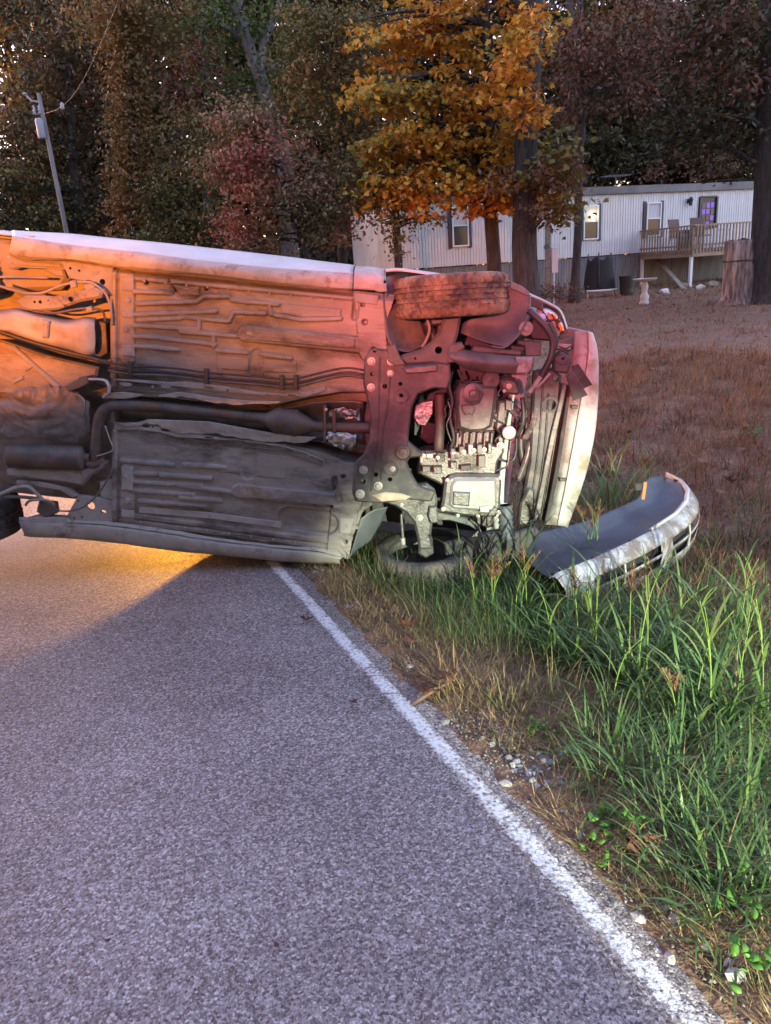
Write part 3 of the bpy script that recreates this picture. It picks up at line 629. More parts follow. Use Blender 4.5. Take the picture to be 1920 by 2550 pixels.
rl = MB(); rl.box((2.3, .02, ztop-.5), (4.6, .09, .045)); rl.build('top_rail', DECKW, deck); rl = MB(); rl.box((.02, dk_front/2+.06, ztop-.503), (.09, dk_front-.1, .045)); rl.build('top_rail', DECKW, deck)
rl = MB(); rl.box((2.3, .03, zfl-.36), (4.6, .035, .05)); rl.build('bottom_rail', DECKW, deck); rl = MB(); rl.box((.03, dk_front/2+.06, zfl-.362), (.035, dk_front-.1, .05)); rl.build('bottom_rail', DECKW, deck)
bal = MB(); bal.box((0, 0, 0), (.04, .035, ztop-zfl+.08)); bo = None
for k in range(34):
    o = bal.build('baluster', DECKW, deck) if bo is None else bo.copy()
    if bo is not None: COL.objects.link(o); o.parent = deck
    bo = bo or o; o.location = (.13+k*.133, -.02, (ztop+zfl)/2-.55)
for k in range(18):
    o = bo.copy(); COL.objects.link(o); o.parent = deck; o.location = (-.02, .15+k*.143, (ztop+zfl)/2-.55)
for (x, y) in ((.05, .06), (2.3, .06), (4.5, .06), (.05, dk_front-.15)):
    pb = MB(); pb.box((x, y+.05, ((zfl-.7))/2-.15), (.09, .09, zfl-.7+.35)); pb.build('post', TRIM if x < 1 else DECKW, deck)
b = MB(); b.box((.05, .08, (zfl+ztop)/2-.5), (.09, .085, ztop-zfl-.05)); b.build('corner_post', DECKW, deck)
def dpos(a, y, z): return TMW @ Vector((a, -y, z))
# things on the deck
CH = mat('red_brown_plastic', (0.07, 0.025, 0.02), rough=.6); TEAL = mat('teal_cloth', (0.05, 0.13, 0.16), (.08, .18, .2), scale=6, rough=.8)
def chair(loc, mt, label):
    r = empty('deck_chair', loc); tag(r, label, 'chair'); r.rotation_euler = (0, 0, .3+random.uniform(-.3, .3))
    b = MB(); b.box((0, 0, .42), (.5, .48, .04), bev=.012); b.build('seat', mt, r)
    b = MB(); b.box((0, .25, .72), (.5, .04, .6), Matrix.Rotation(-.18, 3, 'X'), bev=.015); b.build('backrest', mt, r)
    for sx in (-1, 1):
        for sy in (-1, 1):
            b = MB(); b.tube([(sx*.22, sy*.2, .41), (sx*.25, sy*.24, 0)], .018, 6); b.build('leg', mt, r)
        b = MB(); b.box((sx*.27, 0, .62), (.05, .46, .03), bev=.008); b.build('armrest', mt, r)
chair(dpos(a0+.45, 1.5, zfl+.02), CH, 'red-brown chair on the deck nearest its left railing')
chair(dpos(a0+1.0, 1.9, zfl+.02), CH, 'red-brown chair on the deck behind the corner post')
b = MB(); b.box((0, 0, .28), (.42, .36, .5), bev=.06); b.box((.02, -.02, .58), (.3, .28, .16), bev=.06)
o = b.build('storage_bag', TEAL, None, True); o.location = dpos(a0+.8, 1.3, zfl+.015); tag(o, 'teal cloth bag standing between the deck chairs', 'bag')
b = MB(); b.box((0, 0, .3), (.9, .5, .6), bev=.04); b.box((0, 0, .62), (.96, .56, .06), bev=.02); o = b.build('cooler', TRIM); o.location = dpos(a0+2.2, 1.2, zfl+.015); tag(o, 'white storage box on the deck right of the door', 'box')
# leaning plank, trampoline, bin, bird bath, junk
def gp(px, py): return hit(px, py)
def yd(px, py, Y):
    p = at_y(px, py, Y); p.z = float(terr(p.x, p.y)); return p
WOOD = mat('weathered_wood', (0.17, 0.13, 0.10), (0.28, 0.23, 0.18), scale=6, rough=.9, stretch=(1, 1, 5))
p0 = tface(1626, 646); pa = TMW @ Vector((p0[0], -.25, p0[1])); pb = yd(1706, 712, 24.5)
b = MB(); d = (pa-pb); q = d.to_track_quat('X', 'Z').to_matrix(); b.box((pa+pb)/2, (d.length, .14, .04), q); tag(b.build('plank', WOOD), 'weathered plank leaning against the deck edge', 'plank')
BLK = mat('black_plastic', (0.012, 0.012, 0.013), (.022, .022, .022), scale=8, rough=.5); NET = mat('black_net', (0.015, 0.015, 0.016), rough=.9)
tp = yd(1493, 700, 25.0); tr = empty('trampoline', tp); tag(tr, 'small folded trampoline with black safety net beside the skirting', 'trampoline')
wT = 1.1
b = MB(); b.tube([(wT/2*math.cos(i/24*6.283), .35*math.sin(i/24*6.283), .22) for i in range(25)], .03, 6); b.build('frame_ring', TRIM, tr, True)
b = MB(); b.lathe([(0, .21), (wT/2-.04, .215)], (0, 0, 0), (0, 0, 1), 24, cap=False); mo = b.build('mat', NET, tr, fix=False); mo.scale = (1, .62, 1)
for sx in (-1, 1):
    b = MB(); b.tube([(sx*.52, 0, .2), (sx*.48, 0, .6), (sx*.36, .05, 1.35)], .02, 6); b.build('net_pole', BLK, tr, True)
    b = MB(); b.tube([(sx*.4, -.1, .2), (sx*.42, -.15, 0)], .02, 6); b.build('leg', TRIM, tr)
b = MB(); b.tube([(-.12, -.33, .2), (-.12, -.3, .6), (-.1, -.2, 1.38)], .02, 6); b.build('net_pole', BLK, tr, True)
rows = []
for j in range(9):
    z = .22+j/8*1.05; w = .52-.13*(j/8); rows.append([Vector((w*math.cos(math.pi+i/12*math.pi), -.33*(1-.3*j/8)*math.sin(i/12*math.pi), z-(.16*math.sin(i/12*math.pi*3)**2 if j == 8 else 0))) for i in range(13)])
V = [p for r_ in rows for p in r_]; Q = [(j*13+i, j*13+i+1, (j+1)*13+i+1, (j+1)*13+i) for j in range(8) for i in range(12)]
mobj('safety_net', V, Q, NET, tr, True)
bp_ = yd(1562, 708, 24.6); b = MB(); b.lathe([(0, 0), (.2, 0), (.215, .05), (.255, .58), (.275, .58), (.275, .61), (.24, .61), (.225, .1), (0, .08)], (0, 0, 0), (0, 0, 1), 20); o = b.build('bin', BLK, None); autosmooth(o); o.location = bp_; tag(o, 'black plastic bin between the trampoline and the bird bath', 'bin')
CONC = mat('pale_concrete', (0.42, 0.39, 0.36), (0.55, 0.52, 0.48), scale=12, rough=.9, bump=.2)
bb = yd(1605, 727, 21.5); r = empty('bird_bath', bb); tag(r, 'pale concrete bird bath with turned pedestal on the lawn', 'bird bath')
b = MB(); b.lathe([(.0, 0), (.13, 0), (.14, .05), (.11, .1), (.12, .16), (.125, .22), (.08, .3), (.075, .36), (.10, .45), (.085, .54), (.06, .6), (.0, .6)], (0, 0, 0), (0, 0, 1), 20); autosmooth(b.build('pedestal', CONC, r))
b = MB(); b.lathe([(0, .6), (.1, .605), (.3, .65), (.33, .69), (.31, .69), (.25, .655), (0, .64)], (0, 0, 0), (0, 0, 1), 28); autosmooth(b.build('bowl', CONC, r), 60)
for (q, Y, sz, lb, mt_) in (((1655,700),24.2,.14,'white pot lying under the deck left of the post',TRIM),((1660,712),23.6,.10,'small white stone on the lawn below the pot',CONC),((1745,708),24.5,.16,'pale debris lump under the deck right of the post',CONC),((1775,700),25,.2,'dark brown firewood lump under the deck',WOOD),((1700,700),25.5,.2,'brown log piece under the deck behind the post',WOOD)):
    p = yd(*q, Y); o = bpy.data.objects.new('debris', rock_mesh(int(q[0]), 2)); COL.objects.link(o); o.data.materials.clear(); o.data.materials.append(mt_); o.location = (p.x, p.y, p.z+sz*.4); o.scale = (sz, sz*.8, sz); tag(o, lb, 'debris')
# electric service post with meter box
mp_ = yd(1364, 712, 24.3); r = empty('service_post', mp_); tag(r, 'grey service post with meter box before the trailer home', 'post')
b = MB(); b.box((0, 0, 1.3), (.16, .16, 2.6), bev=.01); b.build('post', WOOD, r); b = MB(); b.box((.2, -.06, 1.35), (.2, .12, .75), bev=.015); b.build('meter_box', TRIM, r); b = MB(); b.lathe([(0, -.05), (.08, -.04), (.08, .02)], (-.06, -.1, 1.75), (0, -1, 0), 12); b.build('meter', ROOF, r); b = MB(); b.tube([(.18, -.06, 0), (.18, -.06, 1.0)], .03, 8); b.build('conduit', TRIM, r)
# pale covered things far left of the trailer
p = yd(828, 650, 27); b = MB(); b.lathe([(.42, 0), (.45, .25), (.36, .8), (.2, 1.15), (.05, 1.3), (0, 1.32)], (0, 0, 0), (0, 0, 1), 14); o = b.build('covered_bundle', CONC, None, True); o.location = p; o.scale = (.8, .7, 1.25)
for v in o.data.vertices: v.co.x += .08*noise.noise(v.co*3); v.co.y += .08*noise.noise(v.co*3+Vector((5, 0, 0)))
tag(o, 'pale pointed covered bundle beyond the upturned car', 'bundle')
p = yd(862, 655, 28); b = MB(); b.box((0, 0, .35), (1.3, .6, .7), bev=.2); b.box((-.1, 0, .85), (.8, .5, .4), bev=.15); o = b.build('tarp_heap', TEAL, None, True); o.location = p; tag(o, 'low blue-green tarp heap at the left end of the trailer', 'tarp')

# ================================================================== UTILITY POLE
POLEW = mat('pole_wood', (0.14, 0.12, 0.115), (0.22, 0.19, 0.18), scale=4, rough=.9, stretch=(6, 6, .5))
pt = at_y(96, 232, 26); pb = at_y(165, 575, 26); dv = (pb-pt); pbase = pt+dv*((pt.z-.2)/-dv.z)
up = empty('utility_pole', pbase); tag(up, 'leaning wooden utility pole with a grey transformer at the left', 'utility pole')
b = MB(); b.tube([pbase-pbase, (pt-pbase)*.5, pt-pbase], [.085, .075, .062], 12); b.build('pole', POLEW, up, True)
tf = at_y(101, 318, 25.85)-pbase; b = MB(); b.lathe([(0, -.3), (.11, -.3), (.125, -.26), (.125, .2), (.10, .26), (0, .28)], tf, (0, 0, 1), 18); TFM = mat('transformer_grey', (0.26, 0.27, 0.29), rough=.5); to = autosmooth(b.build('transformer', TFM, up))
for dx in (-.08, .08):
    b = MB(); b.lathe([(.03, .35), (.06, .4), (.03, .44), (.055, .48), (.03, .52), (.02, .62)], tf+Vector((dx, -.03, 0)), (0, 0, 1), 10); b.build('bushing', TFM, to, True)
b = MB(); tpp = pt-pbase; b.tube([tpp+Vector((0, 0, -.25)), tpp+Vector((-.25, 0, -.2)), tpp+Vector((-.4, 0, -.02))], .03, 6); b.lathe([(.03, -.05), (.08, 0), (.03, .05)], tpp+Vector((-.42, 0, 0)), (0, 0, 1), 8); b.build('insulator_arm', TFM, up)
WIRE = mat('wire', (0.05, 0.05, 0.05), rough=.6)
w0 = at_y(108, 283, 25.9); w1 = at_y(300, -10, 14.0); pts = []
for k in range(25):
    f_ = k/24; p = w0.lerp(w1, f_); p.z -= .45*math.sin(math.pi*f_); pts.append(p)
b = MB(); b.tube(pts, .006, 5); wo = b.build('overhead_wire', WIRE, None, True); tag(wo, 'overhead wire rising from the utility pole to the upper left', 'wire')
b = MB(); c = pts[8]; b.lathe([(.0, -.1), (.05, -.06), (.05, .06), (0, .1)], c, (0, 0, 1), 8); b.build('wire_clamp', TFM, wo)

# ================================================================== TREES
BARK = mat('bark', (0.022, 0.018, 0.016), (0.065, 0.053, 0.048), scale=5, rough=.95, bump=1.0, bscale=14, stretch=(3, 3, .5), bdist=.06)
BARKG = mat('grey_bark', (0.10, 0.085, 0.085), (0.20, 0.175, 0.175), scale=5, rough=.95, bump=1.0, bscale=14, stretch=(3, 3, .5), bdist=.06)
ORANGE = leafmat('orange_maple_leaf', [(0.40, 0.12, 0.02), (0.52, 0.20, 0.024), (0.50, 0.27, 0.03), (0.22, 0.20, 0.05)], .55, .35, .55, .45)
REDL = leafmat('red_dogwood_leaf', [(0.10, 0.10, 0.04), (0.16, 0.115, 0.055), (0.25, 0.11, 0.065), (0.28, 0.075, 0.06)], .45, .25, .6, .35, gain=1.1)
OLIVEL = leafmat('olive_tree_leaf', [(0.06, 0.065, 0.022), (0.105, 0.095, 0.03), (0.17, 0.115, 0.038), (0.135, 0.06, 0.03)], .35, .25, .6, .4, gain=1.15)
BROWNL = leafmat('brown_oak_leaf', [(0.10, 0.045, 0.028), (0.14, 0.065, 0.038), (0.075, 0.045, 0.03)], .4, .2, .7, .6, gain=1.1)
VINE = leafmat('vine_leaf', [(0.21, 0.095, 0.03), (0.17, 0.10, 0.035), (0.09, 0.08, 0.03)], .35, .25, .6, .45, gain=1.1)
DARKG = leafmat('dark_green_leaf', [(0.020, 0.027, 0.012), (0.035, 0.038, 0.017), (0.06, 0.045, 0.02), (0.07, 0.038, 0.02)], .3, .2, .6, .45, gain=1.15)
GREENL = leafmat('green_tree_leaf', [(0.035, 0.065, 0.015), (0.055, 0.085, 0.02), (0.095, 0.10, 0.025)], .4, .25, .6, .5, gain=1.15)
OV = np.array([(0,0,0),(.3,.45,.05),(0,1,-.05),(-.3,.45,.05)]); OVQ = np.array([(0,1,2),(0,2,3)])
_ml = leaf_shape('maple'); MP = np.array([(0,.42,.06)]+[(x,y,-.12*(x*x)-.1*y*y) for x,y in _ml]); MPQ = np.array([(0,i+1,(i+1)%len(_ml)+1) for i in range(len(_ml))])
def foliage(name, blobs, size, kind, mt, parent, origin, seed=0, per=22, flat=.45, clr=.45):
    """blobs: (centre, (rx,ry,rz), nclumps); leaves gathered into drooping clumps through the volume"""
    g = np.random.default_rng(seed+11); Cs = []; Rs = []
    for (c, r, n) in blobs:
        d = g.normal(size=(n, 3)); d /= np.linalg.norm(d, axis=1)[:, None]; k = g.random(n)**.45
        Cs.append(np.array(c)[None]+d*k[:, None]*np.array(r)[None]); Rs.append(np.full(n, clr)*g.uniform(.6, 1.4, n))
    Cs = np.concatenate(Cs); Rs = np.concatenate(Rs); n = len(Cs)*per; idx = np.repeat(np.arange(len(Cs)), per)
    off = g.normal(size=(n, 3))*.55; off[:, 2] *= flat; P = Cs[idx]+off*Rs[idx][:, None]; P[:, 2] -= .18*Rs[idx]*np.linalg.norm(off[:, :2], axis=1)
    up = g.normal(size=(n, 3))*.55+np.array([0, 0, .75])+.25*off; up /= np.linalg.norm(up, axis=1)[:, None]
    az = g.normal(size=(n, 3)); az[:, 2] -= .9; az -= up*(az*up).sum(1)[:, None]; az /= np.linalg.norm(az, axis=1)[:, None]; sx = np.cross(az, up)
    T, TQ = (MP, MPQ) if kind == 'maple' else (OV, OVQ); sz = size*g.uniform(.6, 1.25, n)
    V = P[:, None, :]+sz[:, None, None]*(T[None, :, 0, None]*sx[:, None]+T[None, :, 1, None]*az[:, None]+T[None, :, 2, None]*up[:, None])
    V = V-np.array(origin)[None, None]
    Q = (TQ[None]+len(T)*np.arange(n)[:, None, None]).reshape(-1, 3)
    return npobj(name, V.reshape(-1, 3), Q, mt, parent)
def ptx(cx, cy, Y, rx, ry, rd, n):
    c = at_y(cx, cy, Y); k = (c-CPOS).length/FPX; return ((c.x, c.y, c.z), (rx*k, rd, ry*k), n)
def trunk_mesh(paths, mt, parent, origin, name='trunk', seg=12, wob=.04):
    b = MB()
    for (pts, r0, r1) in paths:
        P = catmull(pts, 5); n = len(P)
        P = [p+Vector((noise.noise(p*.9), noise.noise(p*.9+Vector((9, 0, 0))), 0))*wob*(1 if 0 < i else 0)-Vector(origin) for i, p in enumerate(P)]
        b.tube(P, [(r0+(r1-r0)*i/(n-1))*(1.0+(.5*max(0, 1-i/2.5) if r0 > .12 else 0)) for i in range(n)], seg)
    return b.build(name, mt, parent, True)
def tree(name, label, Y, base, trunks, blobs, leaf, kind, mt, bark=BARK, seed=0, per=22, limbs=3, clr=.45, flat=.45, extra=None, cat='tree'):
    """base px; trunks: list of (list of (px,py[,dY]), r0, r1); blobs in px at depth Y+dY"""
    bp = at_y(base[0], base[1], Y); bp.z = float(terr(bp.x, bp.y)); r = empty(name, bp); tag(r, label, cat)
    paths = []
    for i, (pp, r0, r1) in enumerate(trunks):
        pts = [at_y(q[0], q[1], Y+(q[2] if len(q) > 2 else 0)) for q in pp]
        if i == 0: pts = [Vector((bp.x, bp.y, bp.z-.1))]+pts
        paths.append((pts, r0, r1))
    B = [ptx(c[0], c[1], Y+c[2], c[3], c[4], c[5], c[6]) for c in blobs]
    rr = random.Random(seed); main = catmull(paths[0][0], 6)
    for (c, rd_, n) in B:
        for k in range(limbs):
            e = Vector(c)+Vector((rr.uniform(-.8, .8)*rd_[0], rr.uniform(-.8, .8)*rd_[1], rr.uniform(-.5, .6)*rd_[2]))
            cand = [p for p in main if p.z < e.z+.2 and p.z > bp.z+1.2] or main[-3:]
            s0 = min(cand, key=lambda p: (p-e).length+rr.uniform(0, 1.5)); L_ = (e-s0).length
            paths.append(([s0, s0.lerp(e, .35)+Vector((0, 0, .08*L_)), s0.lerp(e, .7)+Vector((0, 0, .06*L_)), e], min(.09, .018*L_+.015), .008))
    trunk_mesh(paths[:len(trunks)], bark, r, bp)
    for pt_ in paths[len(trunks):]: trunk_mesh([pt_], bark, r, bp, 'limb', 6)
    foliage('crown', B, leaf, kind, mt, r, bp, seed, per, flat, clr)
    if extra:
        for (bl, lf, kd, m2, nm) in extra: foliage(nm, [ptx(c[0], c[1], Y+c[2], c[3], c[4], c[5], c[6]) for c in bl], lf, kd, m2, r, bp, seed+5, per, flat, clr)
    return r

# foreground orange maple, two stems, in front of the trailer
tree('maple_tree', 'bright orange maple tree standing before the trailer home', 20.5, (1235, 700), [([(1228, 600), (1216, 480), (1212, 340), (1222, 180), (1200, 0), (1190, -200)], .2, .10)],
     [(985,90,0,110,60,1.0,34),(1090,40,.2,100,60,1.1,30),(1200,80,0.4,120,90,1.2,44),(940,235,-.6,85,34,.7,26),(1060,240,-.5,80,34,.7,22),(1190,230,0,130,75,1.1,48),(930,380,-.4,70,36,.7,18),(1040,345,-.6,110,42,.9,34),(1190,350,-.4,130,70,1.0,46),(1080,450,-.6,140,40,.8,36),(1260,440,-.4,100,55,.8,26),(1300,490,-.6,110,35,.7,24),(1190,500,-.5,90,28,.6,14),(1100,-120,0,300,130,1.6,50)],
     .145, 'maple', ORANGE, seed=1, per=24, clr=.36, flat=.30, limbs=5)
tree('maple_tree', 'smaller olive and orange maple with a thin trunk at the trailer left end', 20.0, (992, 700), [([(988, 610), (982, 520), (975, 400), (990, 300)], .12, .05)],
     [(930,500,0,80,55,.7,36),(1010,470,0,80,60,.8,32),(900,440,.4,90,70,.9,40),(1080,545,-.2,70,18,.4,8),(950,560,-.1,70,40,.5,16),(990,600,-.1,22,60,.3,6)], .13, 'oval', OLIVEL, seed=2, per=14, clr=.34,
     extra=[([(960,470,-.3,90,50,.5,26),(1060,500,-.2,60,30,.5,10)], .15, 'maple', ORANGE, 'orange_leaves')])
tree('oak_tree', 'dark thick-trunked oak right of the orange maple', 19.6, (1312, 735), [([(1306, 640), (1305, 520), (1308, 380), (1318, 200), (1326, 40), (1330, -200)], .34, .22)],
     [(1390,440,-.8,75,50,.8,24),(1370,530,-.8,60,40,.6,14),(1250,450,-.8,50,30,.5,8),(1330,-120,0,350,120,2.2,50)], .15, 'oval', BROWNL, seed=3, per=14, clr=.36, limbs=2,
     extra=[([(1380,400,-.5,80,70,.9,36),(1400,505,-.7,60,40,.6,16)], .15, 'maple', leafmat('olive_maple_leaf', [(0.20, 0.10, 0.02), (0.16, 0.13, 0.03), (0.10, 0.10, 0.03)], .5, .3, .55, .5), 'maple_leaves'), ([(1285,150,-1.0,60,90,.5,30),(1315,290,-1.0,45,50,.4,14),(1340,60,-1.0,50,60,.5,14)], .145, 'maple', ORANGE, 'orange_leaves')])
tree('oak_tree', 'slender tree with hanging russet leaves above the trailer roof', 24.0, (1430, 640), [([(1440, 560), (1445, 400), (1450, 200), (1440, -100)], .14, .09)],
     [(1520,90,-.5,110,80,1.2,60),(1600,120,-.3,90,90,1.2,45),(1430,140,-.5,80,60,.9,36),(1560,220,-.5,90,50,.8,22),(1420,260,-.3,80,45,.8,18),(1500,-80,0,250,120,2,50)], .17, 'oval', BROWNL, seed=4, per=16, clr=.5, limbs=3)
# left: red dogwood and the large forked tree behind it
tree('dogwood_tree', 'small dogwood turning dark red in front of the big forked tree', 20.5, (790, 720), [([(765, 640), (735, 560), (715, 470), (690, 380)], .09, .04)],
     [(600,290,0,85,55,1.0,64),(560,400,-.3,75,40,.9,48),(660,400,0,120,70,1.2,90),(720,490,-.3,150,70,1.2,95),(620,540,-.2,90,60,.9,48),(800,560,0,90,60,1,44),(850,470,.2,90,70,1,52),(640,610,-.2,70,35,.6,20)], .12, 'oval', REDL, seed=5, per=26, clr=.42, flat=.3, limbs=4)
tree('oak_tree', 'large forked grey tree with vines behind the red dogwood', 24.5, (722, 680), [([(720, 600), (715, 480), (705, 380), (672, 270), (640, 170), (600, 50), (585, -100)], .30, .14), ([(645, 185), (660, 100), (690, 30), (720, -60)], .13, .08), ([(618, 100), (575, 75), (540, 40), (520, -30)], .12, .07)],
     [(560,40,0,90,80,1.4,70),(700,120,.3,90,120,1.4,80),(600,210,.4,110,60,1.2,50),(640,-60,0,220,100,2,60),(690,300,-.3,50,60,.5,20)], .14, 'oval', GREENL, bark=BARKG, seed=6, per=20, limbs=2)
tree('oak_tree', 'olive and brown leaved tree between the forked tree and the orange maple', 22.5, (850, 690), [([(850, 600), (845, 450), (850, 300), (860, 100)], .16, .09)],
     [(850,60,0,140,90,1.5,90),(800,200,0,120,80,1.4,90),(850,330,-.2,130,80,1.2,80),(930,180,.3,100,120,1.4,80),(780,90,.2,80,90,1.2,60)], .13, 'oval', OLIVEL, seed=7, per=24)
# vine column
tree('vine_covered_tree', 'tall trunk wrapped in a column of browning vine leaves', 25.0, (335, 680), [([(335, 600), (330, 400), (322, 200), (315, -100)], .22, .15)],
     [(325,560,0,60,70,.7,66),(322,450,0,48,70,.6,66),(325,340,0,44,70,.6,66),(322,230,0,42,70,.6,62),(318,120,0,44,70,.6,62),(312,20,0,55,70,.7,62)], .14, 'oval', VINE, seed=8, per=26, clr=.4, limbs=0,
     extra=[([(420,60,.5,100,70,1.3,60),(260,40,.5,100,60,1.3,60)], .15, 'oval', OLIVEL, 'upper_leaves')])
tree('sapling', 'olive brown bushy tree right of the vine column', 24.5, (450, 690), [([(450, 600), (440, 480), (430, 330)], .10, .05)],
     [(440,480,0,90,80,1.2,90),(500,400,.3,70,80,1.1,60),(420,580,-.2,90,50,1,56),(520,560,-.2,80,60,1,56),(460,320,.4,80,60,1.2,50),(550,620,0,80,40,.8,30)], .13, 'oval', OLIVEL, seed=9, per=26)
tree('oak_tree', 'rusty leaved tree behind the dogwood left side', 29.0, (520, 660), [([(520, 560), (515, 400), (510, 200), (505, -50)], .2, .12)],
     [(520,230,0,90,110,1.5,80),(470,120,0,90,110,1.5,80),(560,330,0,80,90,1.4,50)], .17, 'oval', BROWNL, seed=10, per=22)
tree('oak_tree', 'dark leafy tree behind the utility pole', 30.0, (120, 650), [([(190, 560), (180, 420), (170, 250), (150, -50)], .25, .14)],
     [(150,130,0,100,100,2,100),(110,290,0,80,90,1.6,80),(200,230,.5,90,130,1.6,90),(120,420,0,120,90,1.5,90),(200,520,0,100,70,1.3,70),(60,520,-.3,110,70,1.4,80),(230,-20,0,120,60,1.5,60)], .18, 'oval', DARKG, seed=11, per=24,
     extra=[([(60,420,-.6,90,80,1,44),(70,230,-.4,50,60,1,24),(110,560,-.8,110,50,1,50)], .16, 'oval', OLIVEL, 'browning_leaves')])
# right: big trunk at the frame edge and hanging brown foliage
tree('oak_tree', 'huge dark oak trunk at the right edge beside the cut stump', 18.5, (1935, 745), [([(1926, 640), (1932, 500), (1938, 300), (1944, 100), (1950, -200)], .55, .40)],
     [(1790,110,0,110,90,1.4,60),(1780,260,.6,110,70,1.3,50),(1850,350,.5,90,70,1.1,36),(1700,330,.8,90,50,1,26),(1840,-60,0,260,120,2,60)], .16, 'oval', DARKG, seed=12, per=20, limbs=3,
     extra=[([(1780,90,-.3,80,60,1,30),(1850,180,-.3,60,60,.8,18)], .16, 'oval', BROWNL, 'brown_leaves')])
tree('evergreen_tree', 'dark evergreen mass tree behind the right end of the trailer', 35.0, (1640, 660), [([(1640, 500), (1640, 300), (1650, -50)], .3, .2)],
     [(1620,360,0,160,90,2,130),(1760,300,0,150,120,2,130),(1640,180,0,150,120,2,120),(1780,120,0,140,120,2,110),(1560,300,0,90,120,1.8,80),(1860,400,0,110,90,1.8,80)], .20, 'oval', DARKG, seed=13, per=24,
     extra=[([(1700,400,-1.5,140,50,1.2,46),(1790,330,-1.5,90,80,1.2,40)], .18, 'oval', BROWNL, 'brown_leaves')])
tree('evergreen_tree', 'dark tree standing behind the trailer middle', 34.0, (1430, 650), [([(1430, 500), (1425, 300), (1420, -50)], .25, .18)],
     [(1400,330,0,110,110,1.8,90),(1480,250,0,100,110,1.8,80),(1420,120,0,100,110,1.8,40),(1520,400,0,110,60,1.6,60),(1300,300,0,90,120,1.6,60)], .19, 'oval', DARKG, seed=14, per=24)
# wood behind: one crown mesh set shared by trees further back
protos = []
for i, mt_ in enumerate((DARKG, DARKG, OLIVEL)):
    B = [((g_[0], g_[1], g_[2]), (g_[3], g_[4], g_[5]), g_[6]) for g_ in ((0,0,3,2.6,2.2,2.0,80),(-1.2,0,6,2.6,2.2,2.2,80),(1.2,0,7,2.4,2.2,2.2,80),(0,0,10.5,3,2.5,2.6,100),(0,0,14.5,3,2.5,2.6,90),(0,.5,18,2.4,2.2,2.4,60))]
    c = foliage('crown', B, .36, 'oval', mt_, None, (0, 0, 0), 60+i, 26, .45, .7); t0 = trunk_mesh([([Vector((0,0,-.3)), Vector((.1,0,5)), Vector((0,.1,11)), Vector((.1,0,18))], .3, .1)], BARK, None, (0,0,0)); protos.append([c, t0, False])
words = ['at the far left of the wood', 'left of the utility pole top', 'behind the utility pole', 'between the pole and the vine column', 'right of the vine column', 'behind the red dogwood', 'behind the forked grey tree', 'behind the olive and brown tree', 'behind the orange maple left half', 'behind the orange maple right half', 'behind the thick oak trunk', 'above the trailer roof middle', 'above the lit trailer window', 'above the trailer door', 'at the far right of the wood']
for i, pxx in enumerate((-10, 250, 190, 300, 400, 540, 680, 800, 960, 1120, 1290, 1460, 1600, 1760, 1920)):
    Y_ = 37+(i*37 % 7); p = at_y(pxx, 640, Y_); p.z = float(terr(p.x, p.y)); r = empty('forest_tree', p); r.rotation_euler = (0, 0, i*1.3); r.scale = (1, 1, .85+.3*((i*53) % 10)/10 if i else .46)
    tag(r, 'dark forest tree '+words[i], 'tree', 'trees of the wood behind')
    pr = protos[i % 3]
    for ob in pr[:2]:
        if not pr[2]: o = ob
        else: o = ob.copy(); COL.objects.link(o)
        o.parent = r
    pr[2] = True
for i, pxx in enumerate(range(120, 2100, 150)):
    p = at_y(pxx, 640, 47+(i*5 % 4)); p.z = float(terr(p.x, p.y)); r = empty('forest_tree', p); r.rotation_euler = (0, 0, i*2.1+1); r.scale = (1.15, 1.15, 1.1)
    tag(r, 'farthest forest tree filling gaps '+words[1+i % 14], 'tree', 'farthest trees of the wood')
    for ob in protos[i % 2][:2]:
        o = ob.copy(); COL.objects.link(o); o.parent = r
# unseen trees added across the road behind the photographer to shade the low sky
for i in range(11):
    x_ = -26+i*5.4; y_ = -11-(i*3 % 5)-.35*abs(x_)*.2; p = Vector((x_, y_, float(terr(x_, y_)))); r = empty('forest_tree', p); r.rotation_euler = (0, 0, i*1.7); r.scale = (1.15, 1.15, .8+.05*(i % 4))
    tag(r, 'forest tree added for shade across the road behind the viewer, out of the picture', 'tree', 'shade trees added across the road')
    for ob in protos[i % 3][:2]:
        o = ob.copy(); COL.objects.link(o); o.parent = r
for i, (x_, y_) in enumerate(((-18, 7), (-20, 13), (-21, 0), (-19, 20), (-23, -7), (-26, 37), (-31, 34), (-36, 38), (-42, 36))):  # unseen: nearer ones added to block side glow, the rest extend the wood
    p = Vector((x_, y_, float(terr(x_, y_)))); r = empty('forest_tree', p); r.rotation_euler = (0, 0, i*1.1); r.scale = (1.1, 1.1, .75)
    tag(r, 'unseen forest tree on the far side of the road left of the picture', 'tree', 'trees left of the road')
    for ob in protos[(i+1) % 3][:2]:
        o = ob.copy(); COL.objects.link(o); o.parent = r
UB = [ptx(x_, 640, 33+(x_ % 5), 120, 60, 1.5, 60) for x_ in range(-150, 2100, 170)]
tag(foliage('underbrush', UB, .2, 'oval', DARKG, None, (0, 0, 0), 91, 20, .5, .6), 'dark underbrush closing the foot of the wood', 'underbrush', kind='stuff')
tag(foliage('weed_fringe', [ptx(x_, y_, 22, 60, 14, .5, 10) for (x_, y_) in ((1380,722),(1330,725),(1290,725),(1420,718))], .09, 'oval', BROWNL, None, (0, 0, 0), 92, 20, .6, .25), 'low brown weeds at the foot of the service post', 'weeds', kind='stuff')

